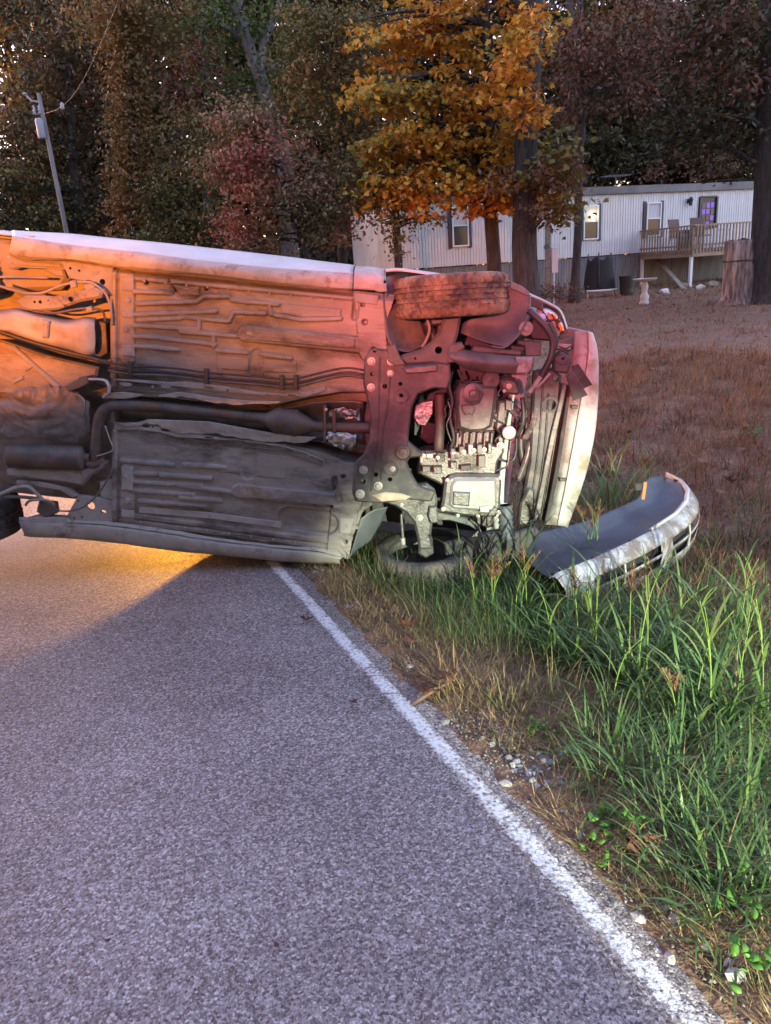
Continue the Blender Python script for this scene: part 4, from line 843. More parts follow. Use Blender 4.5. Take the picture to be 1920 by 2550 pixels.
# cut stump
sp = yd(1836, 738, 18.8); r = empty('tree_stump', sp); tag(r, 'tall cut tree stump with peeling reddish bark right of the bird bath', 'stump')
STB = mat('stump_bark', (0.09, 0.052, 0.043), (0.27, 0.17, 0.14), scale=3.5, rough=.95, bump=1.0, bscale=9, stretch=(4, 4, .6), c3=(0.46, 0.33, 0.28), s3=1.6, th3=.55, bdist=.05)
V = []; nz, na = 26, 40
for j in range(nz):
    z = j/(nz-1)*1.5
    for k in range(na):
        th = k/na*2*math.pi; rr_ = .36+.12*max(0, 1-z/.35)**2+.05*noise.noise((math.cos(th)*2.2, math.sin(th)*2.2, z*.8))+.03*noise.noise((math.cos(th)*7, math.sin(th)*7, z*1.5))
        V.append((rr_*math.cos(th), rr_*math.sin(th), z-.05+(.07*noise.noise((math.cos(th)*3, math.sin(th)*3, 7)) if j == nz-1 else 0)))
Q = [(j*na+k, j*na+(k+1) % na, (j+1)*na+(k+1) % na, (j+1)*na+k) for j in range(nz-1) for k in range(na)]; Q.append([(nz-1)*na+k for k in range(na)])
mobj('trunk', V, Q, STB, r, True)
b = MB(); b.tube([(.39*math.cos(k/20*6.283), .39*math.sin(k/20*6.283), .98+.01*math.sin(k)) for k in range(21)], .012, 5); b.build('strap', BLK, r)

# ================================================================== OVERTURNED CAR (underside toward the road)
_a = rad(2); _u0 = Vector((math.cos(_a), -math.sin(_a), 0)); _n = Vector((-math.sin(_a), -math.cos(_a), 0)); _z = Vector((0, 0, 1)); _t = rad(10)
KX = _u0*math.cos(_t)-_z*math.sin(_t); KY = _z*math.cos(_t)+_u0*math.sin(_t); KN = _n
K0 = at_y(840, 1395, 4.0)
car = empty('car', mw=Matrix(((KX.x, KY.x, KN.x, K0.x), (KX.y, KY.y, KN.y, K0.y), (KX.z, KY.z, KN.z, K0.z), (0, 0, 0, 1))))
tag(car, 'white sedan lying on its side with its dirty underside exposed', 'car')
def L(px, py, h=0.0):
    d = ray(px, py); k = ((K0-CPOS).dot(KN)+h)/d.dot(KN); q = CPOS+d*k-K0; return Vector((q.dot(KX), q.dot(KY), h))
WHITE = mat('white_car_paint', (0.33, 0.325, 0.33), (0.42, 0.415, 0.42), scale=5, rough=.38, c3=(0.42, 0.37, 0.32), s3=7, th3=.60)
SILL = mat('dusty_white_paint', (0.24, 0.225, 0.215), (0.34, 0.325, 0.315), scale=9, rough=.7, c3=(0.17, 0.14, 0.115), s3=12, th3=.57, bump=.25, bscale=40)
UNDER = m_pan()
UNDERP = mat('pale_underbody', (0.18, 0.165, 0.155), (0.29, 0.27, 0.255), scale=6, rough=.8, c3=(0.10, 0.08, 0.07), s3=6, th3=.6, bump=.2, bscale=60, bdist=.004)
STEEL = mat('dark_steel', (0.032, 0.031, 0.034), (0.065, 0.062, 0.066), scale=9, rough=.5, metal=.3, c3=(0.11, 0.095, 0.085), s3=7, th3=.56, bump=.15, bscale=60, bdist=.004)
ARM = mat('dusty_steel', (0.06, 0.056, 0.056), (0.125, 0.115, 0.112), scale=8, rough=.65, metal=.2, c3=(0.08, 0.07, 0.065), s3=7, th3=.58, bump=.2, bscale=60, bdist=.004)
ALU = mat('cast_aluminium', (0.105, 0.10, 0.095), (0.215, 0.207, 0.20), scale=16, rough=.42, metal=.6, c3=(0.045, 0.038, 0.033), s3=8, th3=.54, bump=.5, bscale=90, bdist=.004)
ALUD = mat('grimy_aluminium', (0.075, 0.068, 0.066), (0.15, 0.138, 0.133), scale=16, rough=.5, metal=.5, c3=(0.09, 0.075, 0.065), s3=9, th3=.56, bump=.2, bscale=70, bdist=.004)
PIPE = mat('rusty_pipe', (0.06, 0.05, 0.048), (0.12, 0.10, 0.092), scale=10, rough=.6, metal=.4, c3=(0.13, 0.065, 0.04), s3=8, th3=.56, bump=.3, bscale=60, bdist=.004)
FOIL = mat('crumpled_foil', (0.26, 0.25, 0.245), (0.38, 0.37, 0.365), scale=8, rough=.35, metal=.75, bump=.7, bscale=30, bdist=.01)
SHLD = mat('dull_heat_shield', (0.12, 0.11, 0.107), (0.20, 0.185, 0.18), scale=9, rough=.5, metal=.4, bump=.4, bscale=25, bdist=.01)
RUB = mat('black_rubber', (0.012, 0.012, 0.013), (0.028, 0.027, 0.027), scale=10, rough=.75, c3=(0.07, 0.06, 0.05), s3=6, th3=.6)
DUSTR = mat('dusty_rubber', (0.022, 0.021, 0.021), (0.048, 0.045, 0.043), scale=9, rough=.85, c3=(0.10, 0.083, 0.068), s3=6, th3=.55, bump=.4, bscale=50)
TREAD = mat('muddy_tread', (0.07, 0.05, 0.038), (0.24, 0.17, 0.11), scale=9, rough=.95, c3=(0.035, 0.03, 0.028), s3=6, th3=.56, bump=.8, bscale=60, bdist=.008)
LINER = mat('grey_wheel_liner', (0.065, 0.075, 0.085), (0.12, 0.13, 0.142), scale=5, rough=.6, c3=(0.17, 0.15, 0.13), s3=4, th3=.58)
PLA = mat('black_car_plastic', (0.014, 0.014, 0.016), (0.03, 0.03, 0.033), scale=6, rough=.5, c3=(0.07, 0.065, 0.06), s3=5, th3=.62)
HOSE = mat('black_hose', (0.014, 0.013, 0.014), (0.035, 0.033, 0.034), scale=12, rough=.5)
AMB = mat('amber_lens', (0.75, 0.22, 0.02), rough=.15); LENS = mat('clear_lens', (0.55, 0.5, 0.5), rough=.1, metal=.3)
BOLT = mat('bolt_steel', (0.30, 0.28, 0.25), (0.42, 0.39, 0.35), scale=20, rough=.5, metal=.5)
CAPW = mat('white_cap', (0.36, 0.335, 0.335), rough=.5)

def inset(P, d):
    n = len(P); A = sum(P[i].x*P[(i+1) % n].y-P[(i+1) % n].x*P[i].y for i in range(n)); sg = 1 if A > 0 else -1; out = []
    for i in range(n):
        a, b, c = P[i-1], P[i], P[(i+1) % n]; e1 = (b-a).to_2d(); e2 = (c-b).to_2d()
        if e1.length < 1e-6 or e2.length < 1e-6: out.append(b.copy()); continue
        e1.normalize(); e2.normalize(); n1 = Vector((-e1.y, e1.x))*sg; n2 = Vector((-e2.y, e2.x))*sg; m = n1+n2
        k = d/max(.35, 1+n1.dot(n2)); out.append(Vector((b.x+m.x*k, b.y+m.y*k, b.z)))
    return out
def plate(name, pts, h, depth, mt, parent=None, bev=.008, holes=(), hs=None, smooth=30, warp=0.0):
    """pressed plate: outline in px at height h over the floor plane, walls going back by depth; holes (px,py,rx[,ry])"""
    P = [L(q[0], q[1], (hs[i] if hs else h)) for i, q in enumerate(pts)]; n = len(P)
    In = inset(P, bev); V = []; F = []
    V += [Vector((p.x, p.y, p.z-depth)) for p in P]+[Vector((p.x, p.y, p.z-bev)) for p in P]+In
    for r_ in range(2):
        for i in range(n): F.append((r_*n+i, r_*n+(i+1) % n, (r_+1)*n+(i+1) % n, (r_+1)*n+i))
    loops = [[Vector((p.x, p.y, 0)) for p in In]]; idx = list(range(2*n, 3*n))
    for hd in holes:
        c = L(hd[0], hd[1], h); rx = hd[2]/FPX*4.05; ry = (hd[3] if len(hd) > 3 else hd[2])/FPX*4.05; m = 10
        ring = [Vector((c.x+rx*math.cos(k/m*6.2832), c.y+ry*math.sin(k/m*6.2832), h)) for k in range(m)]
        b0 = len(V); V += ring; V += [Vector((p.x, p.y, h-max(.012, depth*.8))) for p in ring]
        F += [(b0+k, b0+(k+1) % m, b0+m+(k+1) % m, b0+m+k) for k in range(m)]
        loops.append([Vector((p.x, p.y, 0)) for p in ring]); idx += list(range(b0, b0+m))
    for tri in tessellate_polygon(loops): F.append([idx[i] for i in tri])
    o = mobj(name, V, F, mt, parent or car, False, True); autosmooth(o, smooth); return o
def tube(name, pts, r, mt, parent=None, seg=8, n=5, flat=1.0):
    P = catmull([L(*q) for q in pts], n)
    if isinstance(r, (list, tuple)):
        rr_ = np.interp(np.linspace(0, len(r)-1, len(P)), np.arange(len(r)), r).tolist()
    else: rr_ = r
    b = MB(); b.tube(P, rr_, seg, True, flat); return b.build(name, mt, parent or car, True)
def loft(name, rows, mt, parent=None, sub=3, thick=.003, noise_=0.0, ns=20):
    """rows of (px,py,h) or local Vectors, smooth surface"""
    R = [[(q if isinstance(q, Vector) else L(*q)) for q in r] for r in rows]
    R = [catmull(r, sub) for r in R]; Cc = [catmull([r[i] for r in R], sub) for i in range(len(R[0]))]
    m, k = len(Cc), len(Cc[0]); V = [p.copy() for c in Cc for p in c]
    if noise_:
        for p in V: p.z += noise_*noise.noise(p*ns); p.y += .5*noise_*noise.noise(p*ns+Vector((7, 3, 1)))
    F = [(i*k+j, (i+1)*k+j, (i+1)*k+j+1, i*k+j+1) for i in range(m-1) for j in range(k-1)]
    o = mobj(name, V, F, mt, parent or car, True, True); autosmooth(o, 50)
    if thick: md = o.modifiers.new('t', 'SOLIDIFY'); md.thickness = thick; md.offset = 0
    return o
def bolts(parent, lst, h, r=.011, mt=None):
    for q in lst:
        c = L(q[0], q[1], h); rr_ = (q[2]/FPX*4.05 if len(q) > 2 else r); b = MB()
        b.lathe([(0, .6*rr_), (.45*rr_, .6*rr_), (.62*rr_, .5*rr_), (.66*rr_, .12*rr_), (rr_, .08*rr_), (rr_, -.3*rr_)], c, (0, 0, 1), 10, cap=False); b.build('bolt', mt or BOLT, parent)

# ---- floor pan: pressed sheet with ribs, tunnel and drain holes, built as a fine relief
def seg_loc(x0, y0, x1, y1): a, b = L(x0, y0), L(x1, y1); return a.x, a.y, b.x, b.y
ribs = []   # (x0,y0,x1,y1,half width px,height)
for q in [(336,726,426,729),(345,756,490,751),(490,751,508,738),(508,738,572,738),(578,747,692,758),(336,783,539,775),(345,797,450,792),(450,788,566,800),(572,799,582,777),(582,777,661,780),(686,784,753,796),(753,796,848,793),
          (333,810,492,819),(450,826,591,836),(336,837,396,840),(402,842,536,857),(336,861,444,870),(542,872,615,878),(649,881,725,891),(496,800,496,820),(533,832,533,862),(672,765,676,782),
          (594,1210,817,1234),(594,1234,793,1255),(399,1182,523,1191),(333,1178,387,1181),(330,1199,500,1208),(450,1208,578,1225),(330,1221,480,1230),(450,1237,548,1246),(348,1247,511,1261),(303,1146,430,1157),(460,1156,560,1163)]:
    ribs.append((*seg_loc(*q), 4.0*4/FPX, .018))
for q in [(612,830,890,858)]: ribs.append((*seg_loc(*q), 18*4/FPX, .022))
for q in [(594,1222,830,1246)]: ribs.append((*seg_loc(*q), 16*4/FPX, .020))
for q in [(318,690,318,890),(318,1170,318,1290)]: ribs.append((*seg_loc(*q), 17*4/FPX, .014))
for q in [(284,672,284,960),(284,1075,284,1305)]: ribs.append((*seg_loc(*q), 7*4/FPX, .018))
for q in [(300,1296,860,1368),(330,1284,820,1348)]: ribs.append((*seg_loc(*q), 5*4/FPX, .010))
for q in [(300,690,880,742)]: ribs.append((*seg_loc(*q), 4*4/FPX, .010))
for q in [(918,735,930,870),(862,1240,845,1390),(880,1150,868,1250)]: ribs.append((*seg_loc(*q), 34*4/FPX, .026))
for q in [(610,1125,632,1125),(545,878,549,930),(648,892,652,930)]: ribs.append((*seg_loc(*q), 3*4/FPX, .006))
dents = [(*seg_loc(619,1130,617,1178), 14*4/FPX, -.007), (*seg_loc(720,1290,815,1302), 26*4/FPX, -.030), (*seg_loc(640,885,634,925), 12*4/FPX, -.007), (*seg_loc(440,722,480,728), 11*4/FPX, -.006), (*seg_loc(884,790,890,740), 4*4/FPX, -.02), (*seg_loc(834,1195,845,1240), 5*4/FPX, -.02)]
holes = [(*L(x, y).to_2d(), r*4/FPX) for (x, y, r) in [(815,855,6),(858,856,8),(903,757,6),(909,802,7),(785,1251,6),(820,1254,8),(824,1258,7),(862,1312,7),(861,1346,6),(855,1184,6),(438,719,6),(514,719,4),(365,704,5),(422,699,4),(930,870,6),(440,1005,3)]]
TUP = [(283,984),(420,990),(560,1004),(690,1006),(760,990),(850,975),(990,975)]; TLO = [(283,1056),(420,1072),(560,1092),(700,1104),(800,1128),(860,1150),(990,1165)]
up_l = [L(*q) for q in TUP]; lo_l = [L(*q) for q in TLO]
cA, cB, cC, cD = L(283, 662), L(283, 1312), L(985, 720), L(935, 1395)
us = np.arange(min(cA.x, cB.x)-.0, cC.x, .0042); vs = np.arange(cD.y-.02, cA.y+.02, .0042)
U_, V_ = np.meshgrid(us, vs, indexing='ij'); Hh = np.zeros_like(U_)
for (x0, y0, x1, y1, w, hh) in ribs:
    dx, dy = x1-x0, y1-y0; ll = dx*dx+dy*dy+1e-9; k = np.clip(((U_-x0)*dx+(V_-y0)*dy)/ll, 0, 1); D = np.hypot(U_-x0-k*dx, V_-y0-k*dy)
    Hh = np.maximum(Hh, hh*(1-sm(w, w+.0055, D)))
for (x0, y0, x1, y1, w, hh) in dents:
    dx, dy = x1-x0, y1-y0; ll = dx*dx+dy*dy+1e-9; k = np.clip(((U_-x0)*dx+(V_-y0)*dy)/ll, 0, 1); D = np.hypot(U_-x0-k*dx, V_-y0-k*dy)
    Hh += hh*(1-sm(w, w+.014, D))
yu = np.interp(U_, [p.x for p in up_l], [p.y for p in up_l]); yl = np.interp(U_, [p.x for p in lo_l], [p.y for p in lo_l])
inside = sm(0, .03, yu-V_)*sm(0, .03, V_-yl); Hh = Hh*(1-inside)-.13*inside
for (x, y, r) in holes: Hh -= .05*(1-sm(r*.75, r*1.05, np.hypot(U_-x, V_-y)))
# edge: sheet rolls back towards the sills and gentle dents
et = np.interp(U_, [cA.x, cC.x], [cA.y, L(985, 735).y]); eb = np.interp(U_, [cB.x, cD.x], [cB.y, cD.y])
Hh -= .045*sm(.035, 0.0, et-V_)
Hn = np.array([noise.noise((u*5, v*5, 0)) for u, v in zip(U_.ravel(), V_.ravel())]).reshape(U_.shape); Hh += .005*Hn
n1, n2 = U_.shape; I = np.arange(n1*n2).reshape(n1, n2); Q = np.stack([I[:-1, :-1], I[1:, :-1], I[1:, 1:], I[:-1, 1:]], -1).reshape(-1, 4)
cu = (U_[:-1, :-1]+.003).ravel(); cv = (V_[:-1, :-1]+.003).ravel()
keep = (cv < np.interp(cu, [cA.x, cC.x], [cA.y, L(985, 735).y])) & (cv > np.interp(cu, [cB.x, cD.x], [cB.y, cD.y])) & (cu > np.interp(cv, [cB.y, cA.y], [cB.x, cA.x]))
rgt = [L(*q) for q in ((985,735),(962,800),(975,860),(985,1000),(960,1240),(905,1270),(880,1330),(868,1395))]; rgt.sort(key=lambda p: p.y)
keep &= cu < np.interp(cv, [p.y for p in rgt], [p.x for p in rgt])
pan = npobj('floor_pan', np.stack([U_, V_, Hh], -1).reshape(-1, 3), Q[keep], UNDER, car, True)
bolts(pan, [(320,748,9),(314,820,9),(312,1186,8),(318,1247,10)], .016, mt=UNDERP)

# crisp pressed pads, rails and patch plates on the pan
for (pp, hh_, mt_) in (([(612,815),(700,822),(857,840),(884,846),(884,868),(850,866),(796,862),(700,852),(612,846)], .030, UNDER), ([(594,1208),(700,1218),(830,1234),(836,1258),(793,1258),(700,1246),(594,1238)], .028, UNDER),
    ([(303,690),(333,692),(333,726),(303,724)], .020, UNDERP), ([(303,766),(332,768),(332,792),(303,790)], .022, UNDERP), ([(302,858),(334,860),(334,888),(302,886)], .020, UNDERP), ([(302,1162),(330,1164),(330,1222),(302,1220)], .020, UNDERP), ([(302,1270),(332,1272),(332,1290),(302,1288)], .020, UNDERP),
    ([(640,1128),(712,1136),(710,1194),(638,1186)], .006, UNDER), ([(548,1112),(600,1118),(598,1180),(546,1176)], .006, UNDER), ([(655,892),(740,900),(738,930),(653,926)], .006, UNDER), ([(540,884),(620,890),(618,924),(538,918)], .006, UNDER), ([(430,708),(498,714),(496,736),(446,734)], .007, UNDER), ([(700,755),(850,770),(848,788),(756,790),(700,780)], .009, UNDER),
    ([(345,1262),(520,1276),(700,1300),(698,1316),(520,1292),(345,1278)], .007, UNDERP), ([(880,728),(944,736),(940,760),(884,752)], .032, UNDERP), ([(846,1290),(880,1292),(872,1330),(846,1328)], .034, UNDERP)):
    plate('pressed_pad', pp, hh_, .02, mt_, pan, bev=.004)
bolts(pan, [(360+i*52, 700+i*5.1, 3) for i in range(10)]+[(350+i*55, 1300+i*7.2, 3) for i in range(9)]+[(620+i*36, 822+i*3.6, 2.6) for i in range(7)]+[(604+i*34, 1213+i*3.8, 2.6) for i in range(7)], .012, mt=UNDERP)

# ---- tunnel braces, heat shield edges, lines, exhaust
def slotted(name, top, bot, h, holes_): return plate(name, top+bot[::-1], h, .014, UNDERP, bev=.004, holes=holes_)
br1 = slotted('tunnel_brace', [(283,944),(340,946),(420,952),(470,950),(560,962),(640,976),(710,982),(770,974),(810,962)], [(283,972),(330,972),(400,978),(470,986),(560,996),(640,1000),(700,998),(760,990),(812,972)], .018, [(313,957,15,5),(413,963,13,4),(380,963,3,4),(520,966,13,3),(567,972,3),(664,982,3),(714,983,4),(745,978,4),(779,972,4)])
br2 = slotted('tunnel_brace', [(283,1054),(340,1052),(420,1066),(470,1076),(560,1092),(640,1098),(700,1108),(760,1126),(806,1146)], [(283,1072),(340,1070),(400,1078),(440,1090),(520,1102),(600,1110),(690,1122),(760,1144),(806,1162)], .016, [(362,1061,11,4),(412,1071,13,4),(380,1063,3),(520,1090,12,3),(563,1094,3),(660,1104,3),(707,1112,4),(736,1122,4),(768,1136,4)])
def ragged(name, top, bot, h, amp): 
    P = []
    for i, q in enumerate(top): P.append(q)
    B_ = []
    for i in range(len(bot)-1):
        for k in range(4):
            f_ = k/4; B_.append((bot[i][0]+(bot[i+1][0]-bot[i][0])*f_, bot[i][1]+(bot[i+1][1]-bot[i][1])*f_+random.uniform(-amp, amp)))
    return plate(name, P+B_[::-1], h, .006, FOIL, bev=.002)
ragged('heat_shield_edge', [(272,1048),(320,1058),(370,1044),(420,1046),(520,1050),(640,1072),(720,1084),(790,1088)], [(272,1052),(320,1062),(380,1056),(430,1078),(520,1078),(600,1092),(680,1104),(790,1098)], .024, 4)
ragged('heat_shield_edge', [(255,978),(310,976),(358,982)], [(255,994),(300,992),(358,990)], .024, 2)
ragged('heat_shield_edge', [(395,984),(450,976),(520,988),(600,996),(700,1000)], [(395,990),(450,986),(520,1004),(600,1006),(700,1010)], .022, 4)
loft('tunnel_heat_shield', [[(290,990,-.03),(420,1000,-.03),(560,1015,-.03),(700,1016,-.03),(800,1000,-.02),(905,1000,-.01)],[(290,1005,-.11),(420,1015,-.11),(560,1030,-.11),(700,1040,-.11),(800,1040,-.10),(905,1040,-.09)],[(290,1035,-.11),(420,1045,-.11),(560,1062,-.11),(700,1075,-.11),(800,1085,-.10),(905,1085,-.09)],[(290,1050,-.03),(420,1066,-.03),(560,1084,-.03),(700,1094,-.03),(800,1100,-.02),(905,1110,-.01)]], SHLD, noise_=.012, ns=14, sub=6)
loft('crumpled_foil_patch', [[(820,1026,.03),(850,1018,.03),(895,1022,.02)],[(818,1040,.0),(850,1040,-.01),(898,1045,.0)]], FOIL, noise_=.03, ns=40, sub=8)
loft('crumpled_foil_patch', [[(815,1078,.03),(850,1074,.04),(888,1080,.03)],[(818,1098,.05),(850,1105,.04),(886,1102,.03)],[(835,1112,.03),(860,1118,.03),(886,1120,.02)]], FOIL, noise_=.03, ns=40, sub=6)
ex = tube('exhaust_pipe', [(236,1150,.02),(241,1090,.03),(246,1045,.04),(262,1018,.04),(300,1010,.03),(400,1014,.0),(520,1026,-.01),(660,1042,-.01)], .0285, PIPE, seg=14, n=8)
b = MB(); c0, c1 = L(645, 1040, -.005), L(790, 1062, .005); ax = (c1-c0)
b.lathe([(.028, 0), (.033, .03*1.2), (.066, .085), (.072, .10), (.073, .205), (.069, .215), (.045, .27), (.031, .30), (.031, ax.length)], c0, ax, 24, cap=False)
cat_ = autosmooth(b.build('catalytic_converter', PIPE, car), 50)
b = MB(); b.lathe([(.0745, .100), (.0755, .104), (.0755, .112), (.0745, .116)], c0, ax, 24, cap=False); b.lathe([(.0745, .196), (.0755, .2), (.0755, .207), (.0735, .211)], c0, ax, 24, cap=False); b.build('seam_ring', PIPE, cat_, True)
tube('exhaust_pipe', [(788,1062,.005),(850,1064,.01),(925,1066,.0)], .031, PIPE, seg=14)
for (x, y, w_, hh_) in ((808,1056,7,48),(831,1060,9,34)):
    plate('pipe_flange', [(x-w_/2,y-hh_),(x+w_/2,y-hh_+3),(x+w_/2+1,y+hh_-6),(x-w_/2+1,y+hh_)], .045, .07, PIPE, bev=.003)
bolts(cat_, [(812,1020,4),(815,1090,4),(832,1086,4)], .05)
BL = [(270,903,.025),(322,912,.022),(420,916,.022),(515,928,.022),(640,938,.022),(700,944,.022),(740,942,.022),(850,917,.024),(905,922,.03)]
bl = tube('brake_line', BL, .0055, HOSE); tube('brake_line', [(x, y+11, h-.004) for x, y, h in BL], .006, HOSE); tube('fuel_line', [(x, y+19, h-.008) for x, y, h in BL], .008, ARM)
for (x, y) in ((322,916),(512,934),(700,950),(735,950)): plate('line_clip', [(x-5,y-16),(x+5,y-15),(x+6,y+22),(x-4,y+22)], .034, .02, PLA, bl, bev=.003)

# ---- sills and upper body side
lipT = [(24,631),(60,640),(180,646),(283,661),(400,672),(500,681),(664,701),(780,712),(878,720)]
creT = [(30,588),(96,598),(186,612),(283,622),(360,631),(500,650),(664,667),(780,675),(880,681)]
silT = [(33,574),(96,578),(180,583),(283,594),(390,604),(500,616),(695,638),(790,650),(884,661)]
rk = loft('rocker_panel', [[(x, y, .028) for x, y in lipT], [(x, y-14, .034) for x, y in lipT], [(x, y+8, .022) for x, y in creT], [(x, y, .0) for x, y in creT]], SILL, sub=5, noise_=.006, ns=16)
# pinch weld lip with small dents
loft('pinch_weld', [[(x, y-2, .024) for x, y in lipT], [(x, y+4+2*math.sin(i*2.1), .012) for i, (x, y) in enumerate(lipT)]], UNDERP, rk, sub=5, noise_=.008, ns=22)
loft('sill_gutter', [[(x, y-4, .005) for x, y in lipT], [(x, y+10, -.035) for x, y in lipT], [(x, y+26, -.01) for x, y in lipT]], UNDERP, sub=4)
back = lambda row, dv, h: [Vector((L(x, y, -.24).x, L(x, y, -.24).y+dv, h)) for x, y in row]
loft('door_panel', [[(x, y, .0) for x, y in creT], [Vector(L(a_[0], a_[1]+(b_[1]-a_[1])*.55, -.10)) for a_, b_ in zip(creT, silT)], [(x, y, -.24) for x, y in silT], back(silT, -.005, -.42), back(silT, -.03, -.62)], WHITE, sub=5)
FR = [(884,663,.0),(892,664,.0),(940,668,.0),(958,672,.0)]
loft('fender_rear', [[(880,720,.028),(905,721,.03),(940,724,.03),(954,726,.02)],[(882,682,.01),(905,684,.012),(940,686,.01),(956,690,.0)],[(886,663,-.2),(905,664,-.2),(940,667,-.2),(960,670,-.2)],[Vector((L(886,663,-.2).x, L(886,663,-.2).y-.02, -.6)), Vector((L(905,664,-.2).x, L(905,664,-.2).y-.02, -.6)), Vector((L(940,667,-.2).x, L(940,667,-.2).y-.02, -.6)), Vector((L(960,670,-.2).x, L(960,670,-.2).y-.02, -.6))]], SILL, sub=4, noise_=.004)
plate('torn_clip', [(935,704),(962,706),(964,726),(945,728),(930,722)], .05, .02, UNDERP, bev=.004)
# arch lip and front fender above the wheel
arch = [(960,672),(1000,670),(1090,682),(1200,700),(1275,713),(1322,734),(1365,754),(1395,775),(1412,820)]
loft('front_fender', [[(x, y+6, -.02-.0002*abs(x-1130)) for x, y in arch], [(x, y, -.06) for x, y in arch], [Vector((L(x, y, -.2).x, L(x, y, -.2).y, -.2)) for x, y in arch], [Vector((L(x, y, -.2).x, L(x, y, -.2).y-.04, -.55)) for x, y in arch]], WHITE, sub=5)
# lower sill
lipB = [(48,1297),(160,1302),(283,1310),(420,1330),(560,1350),(700,1366),(790,1374),(850,1386)]
botB = [(60,1334),(160,1338),(283,1350),(420,1368),(560,1382),(700,1396),(790,1400),(846,1402)]
lr = loft('rocker_panel', [[(x, y, .02) for x, y in lipB], [(x, y+6, .035) for x, y in lipB], [(x, y-8, .03) for x, y in botB], [(x, y, .0) for x, y in botB], [Vector((L(x, y, 0).x, L(x, y, 0).y-.05, -.12)) for x, y in botB], [Vector((L(x, y, 0).x, L(x, y, 0).y-.11, -.36)) for x, y in botB], [Vector((L(x, y, 0).x, L(x, y, 0).y-.10, -.62)) for x, y in botB]], UNDERP, sub=4, noise_=.005, ns=14)
loft('pinch_weld', [[(x, y-1, .03) for x, y in lipB], [(x, y-9+2*math.sin(i*1.7), .016) for i, (x, y) in enumerate(lipB)]], UNDERP, lr, sub=5, noise_=.008, ns=22)

# ---- body shell behind (roof, pillars, boot): real volume of a sedan
uf = L(1128, 738, -.1).x-.06; vc = (L(320, 748).y+L(318, 1247).y)/2; ur = uf-2.62
def shell_sec(u, w_belt, w_roof, vr, half=.80):
    return [Vector((u, vc+half-.02, -.60)), Vector((u, vc+half-.06, -w_belt)), Vector((u, vc+vr, -w_roof+.06)), Vector((u, vc+vr*.6, -w_roof)), Vector((u, vc, -w_roof-.02)), Vector((u, vc-vr*.6, -w_roof)), Vector((u, vc-vr, -w_roof+.06)), Vector((u, vc-half+.06, -w_belt)), Vector((u, vc-half+.02, -.60))]
secs = [shell_sec(ur-.95, .72, .78, .6, .70), shell_sec(ur-.5, .78, .86, .64), shell_sec(ur-.15, .80, 1.0, .6), shell_sec(ur+.35, .80, 1.2, .55), shell_sec(ur+1.2, .80, 1.24, .55), shell_sec(uf-.75, .80, 1.12, .55), shell_sec(uf-.35, .78, .84, .64), shell_sec(uf+.2, .68, .74, .62), shell_sec(uf+.62, .58, .63, .58, .74)]
loft('body_shell', secs, WHITE, sub=4, thick=.01)
loft('boot_side', [[Vector((ur-.95, vc+.68, -.1)), Vector((ur-.6, vc+.78, -.08)), Vector((ur-.36, vc+.80, -.12))], [Vector((ur-.98, vc+.70, -.4)), Vector((ur-.6, vc+.80, -.42)), Vector((ur-.3, vc+.81, -.44))], [Vector((ur-.95, vc+.68, -.62)), Vector((ur-.6, vc+.78, -.62)), Vector((ur-.3, vc+.79, -.62))]], WHITE)
loft('quarter_panel', [[Vector((ur+.36, vc+.80, -.05)), Vector((ur+.5, vc+.81, -.05))], [Vector((ur-.36, vc+.815, -.42)), Vector((ur+.5, vc+.82, -.42))], [Vector((ur-.36, vc+.79, -.63)), Vector((ur+.5, vc+.79, -.63))]], WHITE)
# rear floor closure; added black sheets keep light out of the engine bay
b = MB(); e0 = L(930, 1000, 0).x; b.box(((e0+uf+.5)/2, vc, -.52), (uf+.5-e0, 1.36, .02)); b.box((e0+.01, vc, -.30), (.02, 1.36, .46)); b.build('engine_bay_blackout', PLA, car)
r0 = L(283, 1000, 0).x; b = MB(); b.box(((r0+ur-.9)/2, vc, -.17), (r0-ur+.9, 1.25, .02)); b.box((r0-.012, vc, -.10), (.02, 1.3, .16)); b.build('rear_floor', UNDER, car)

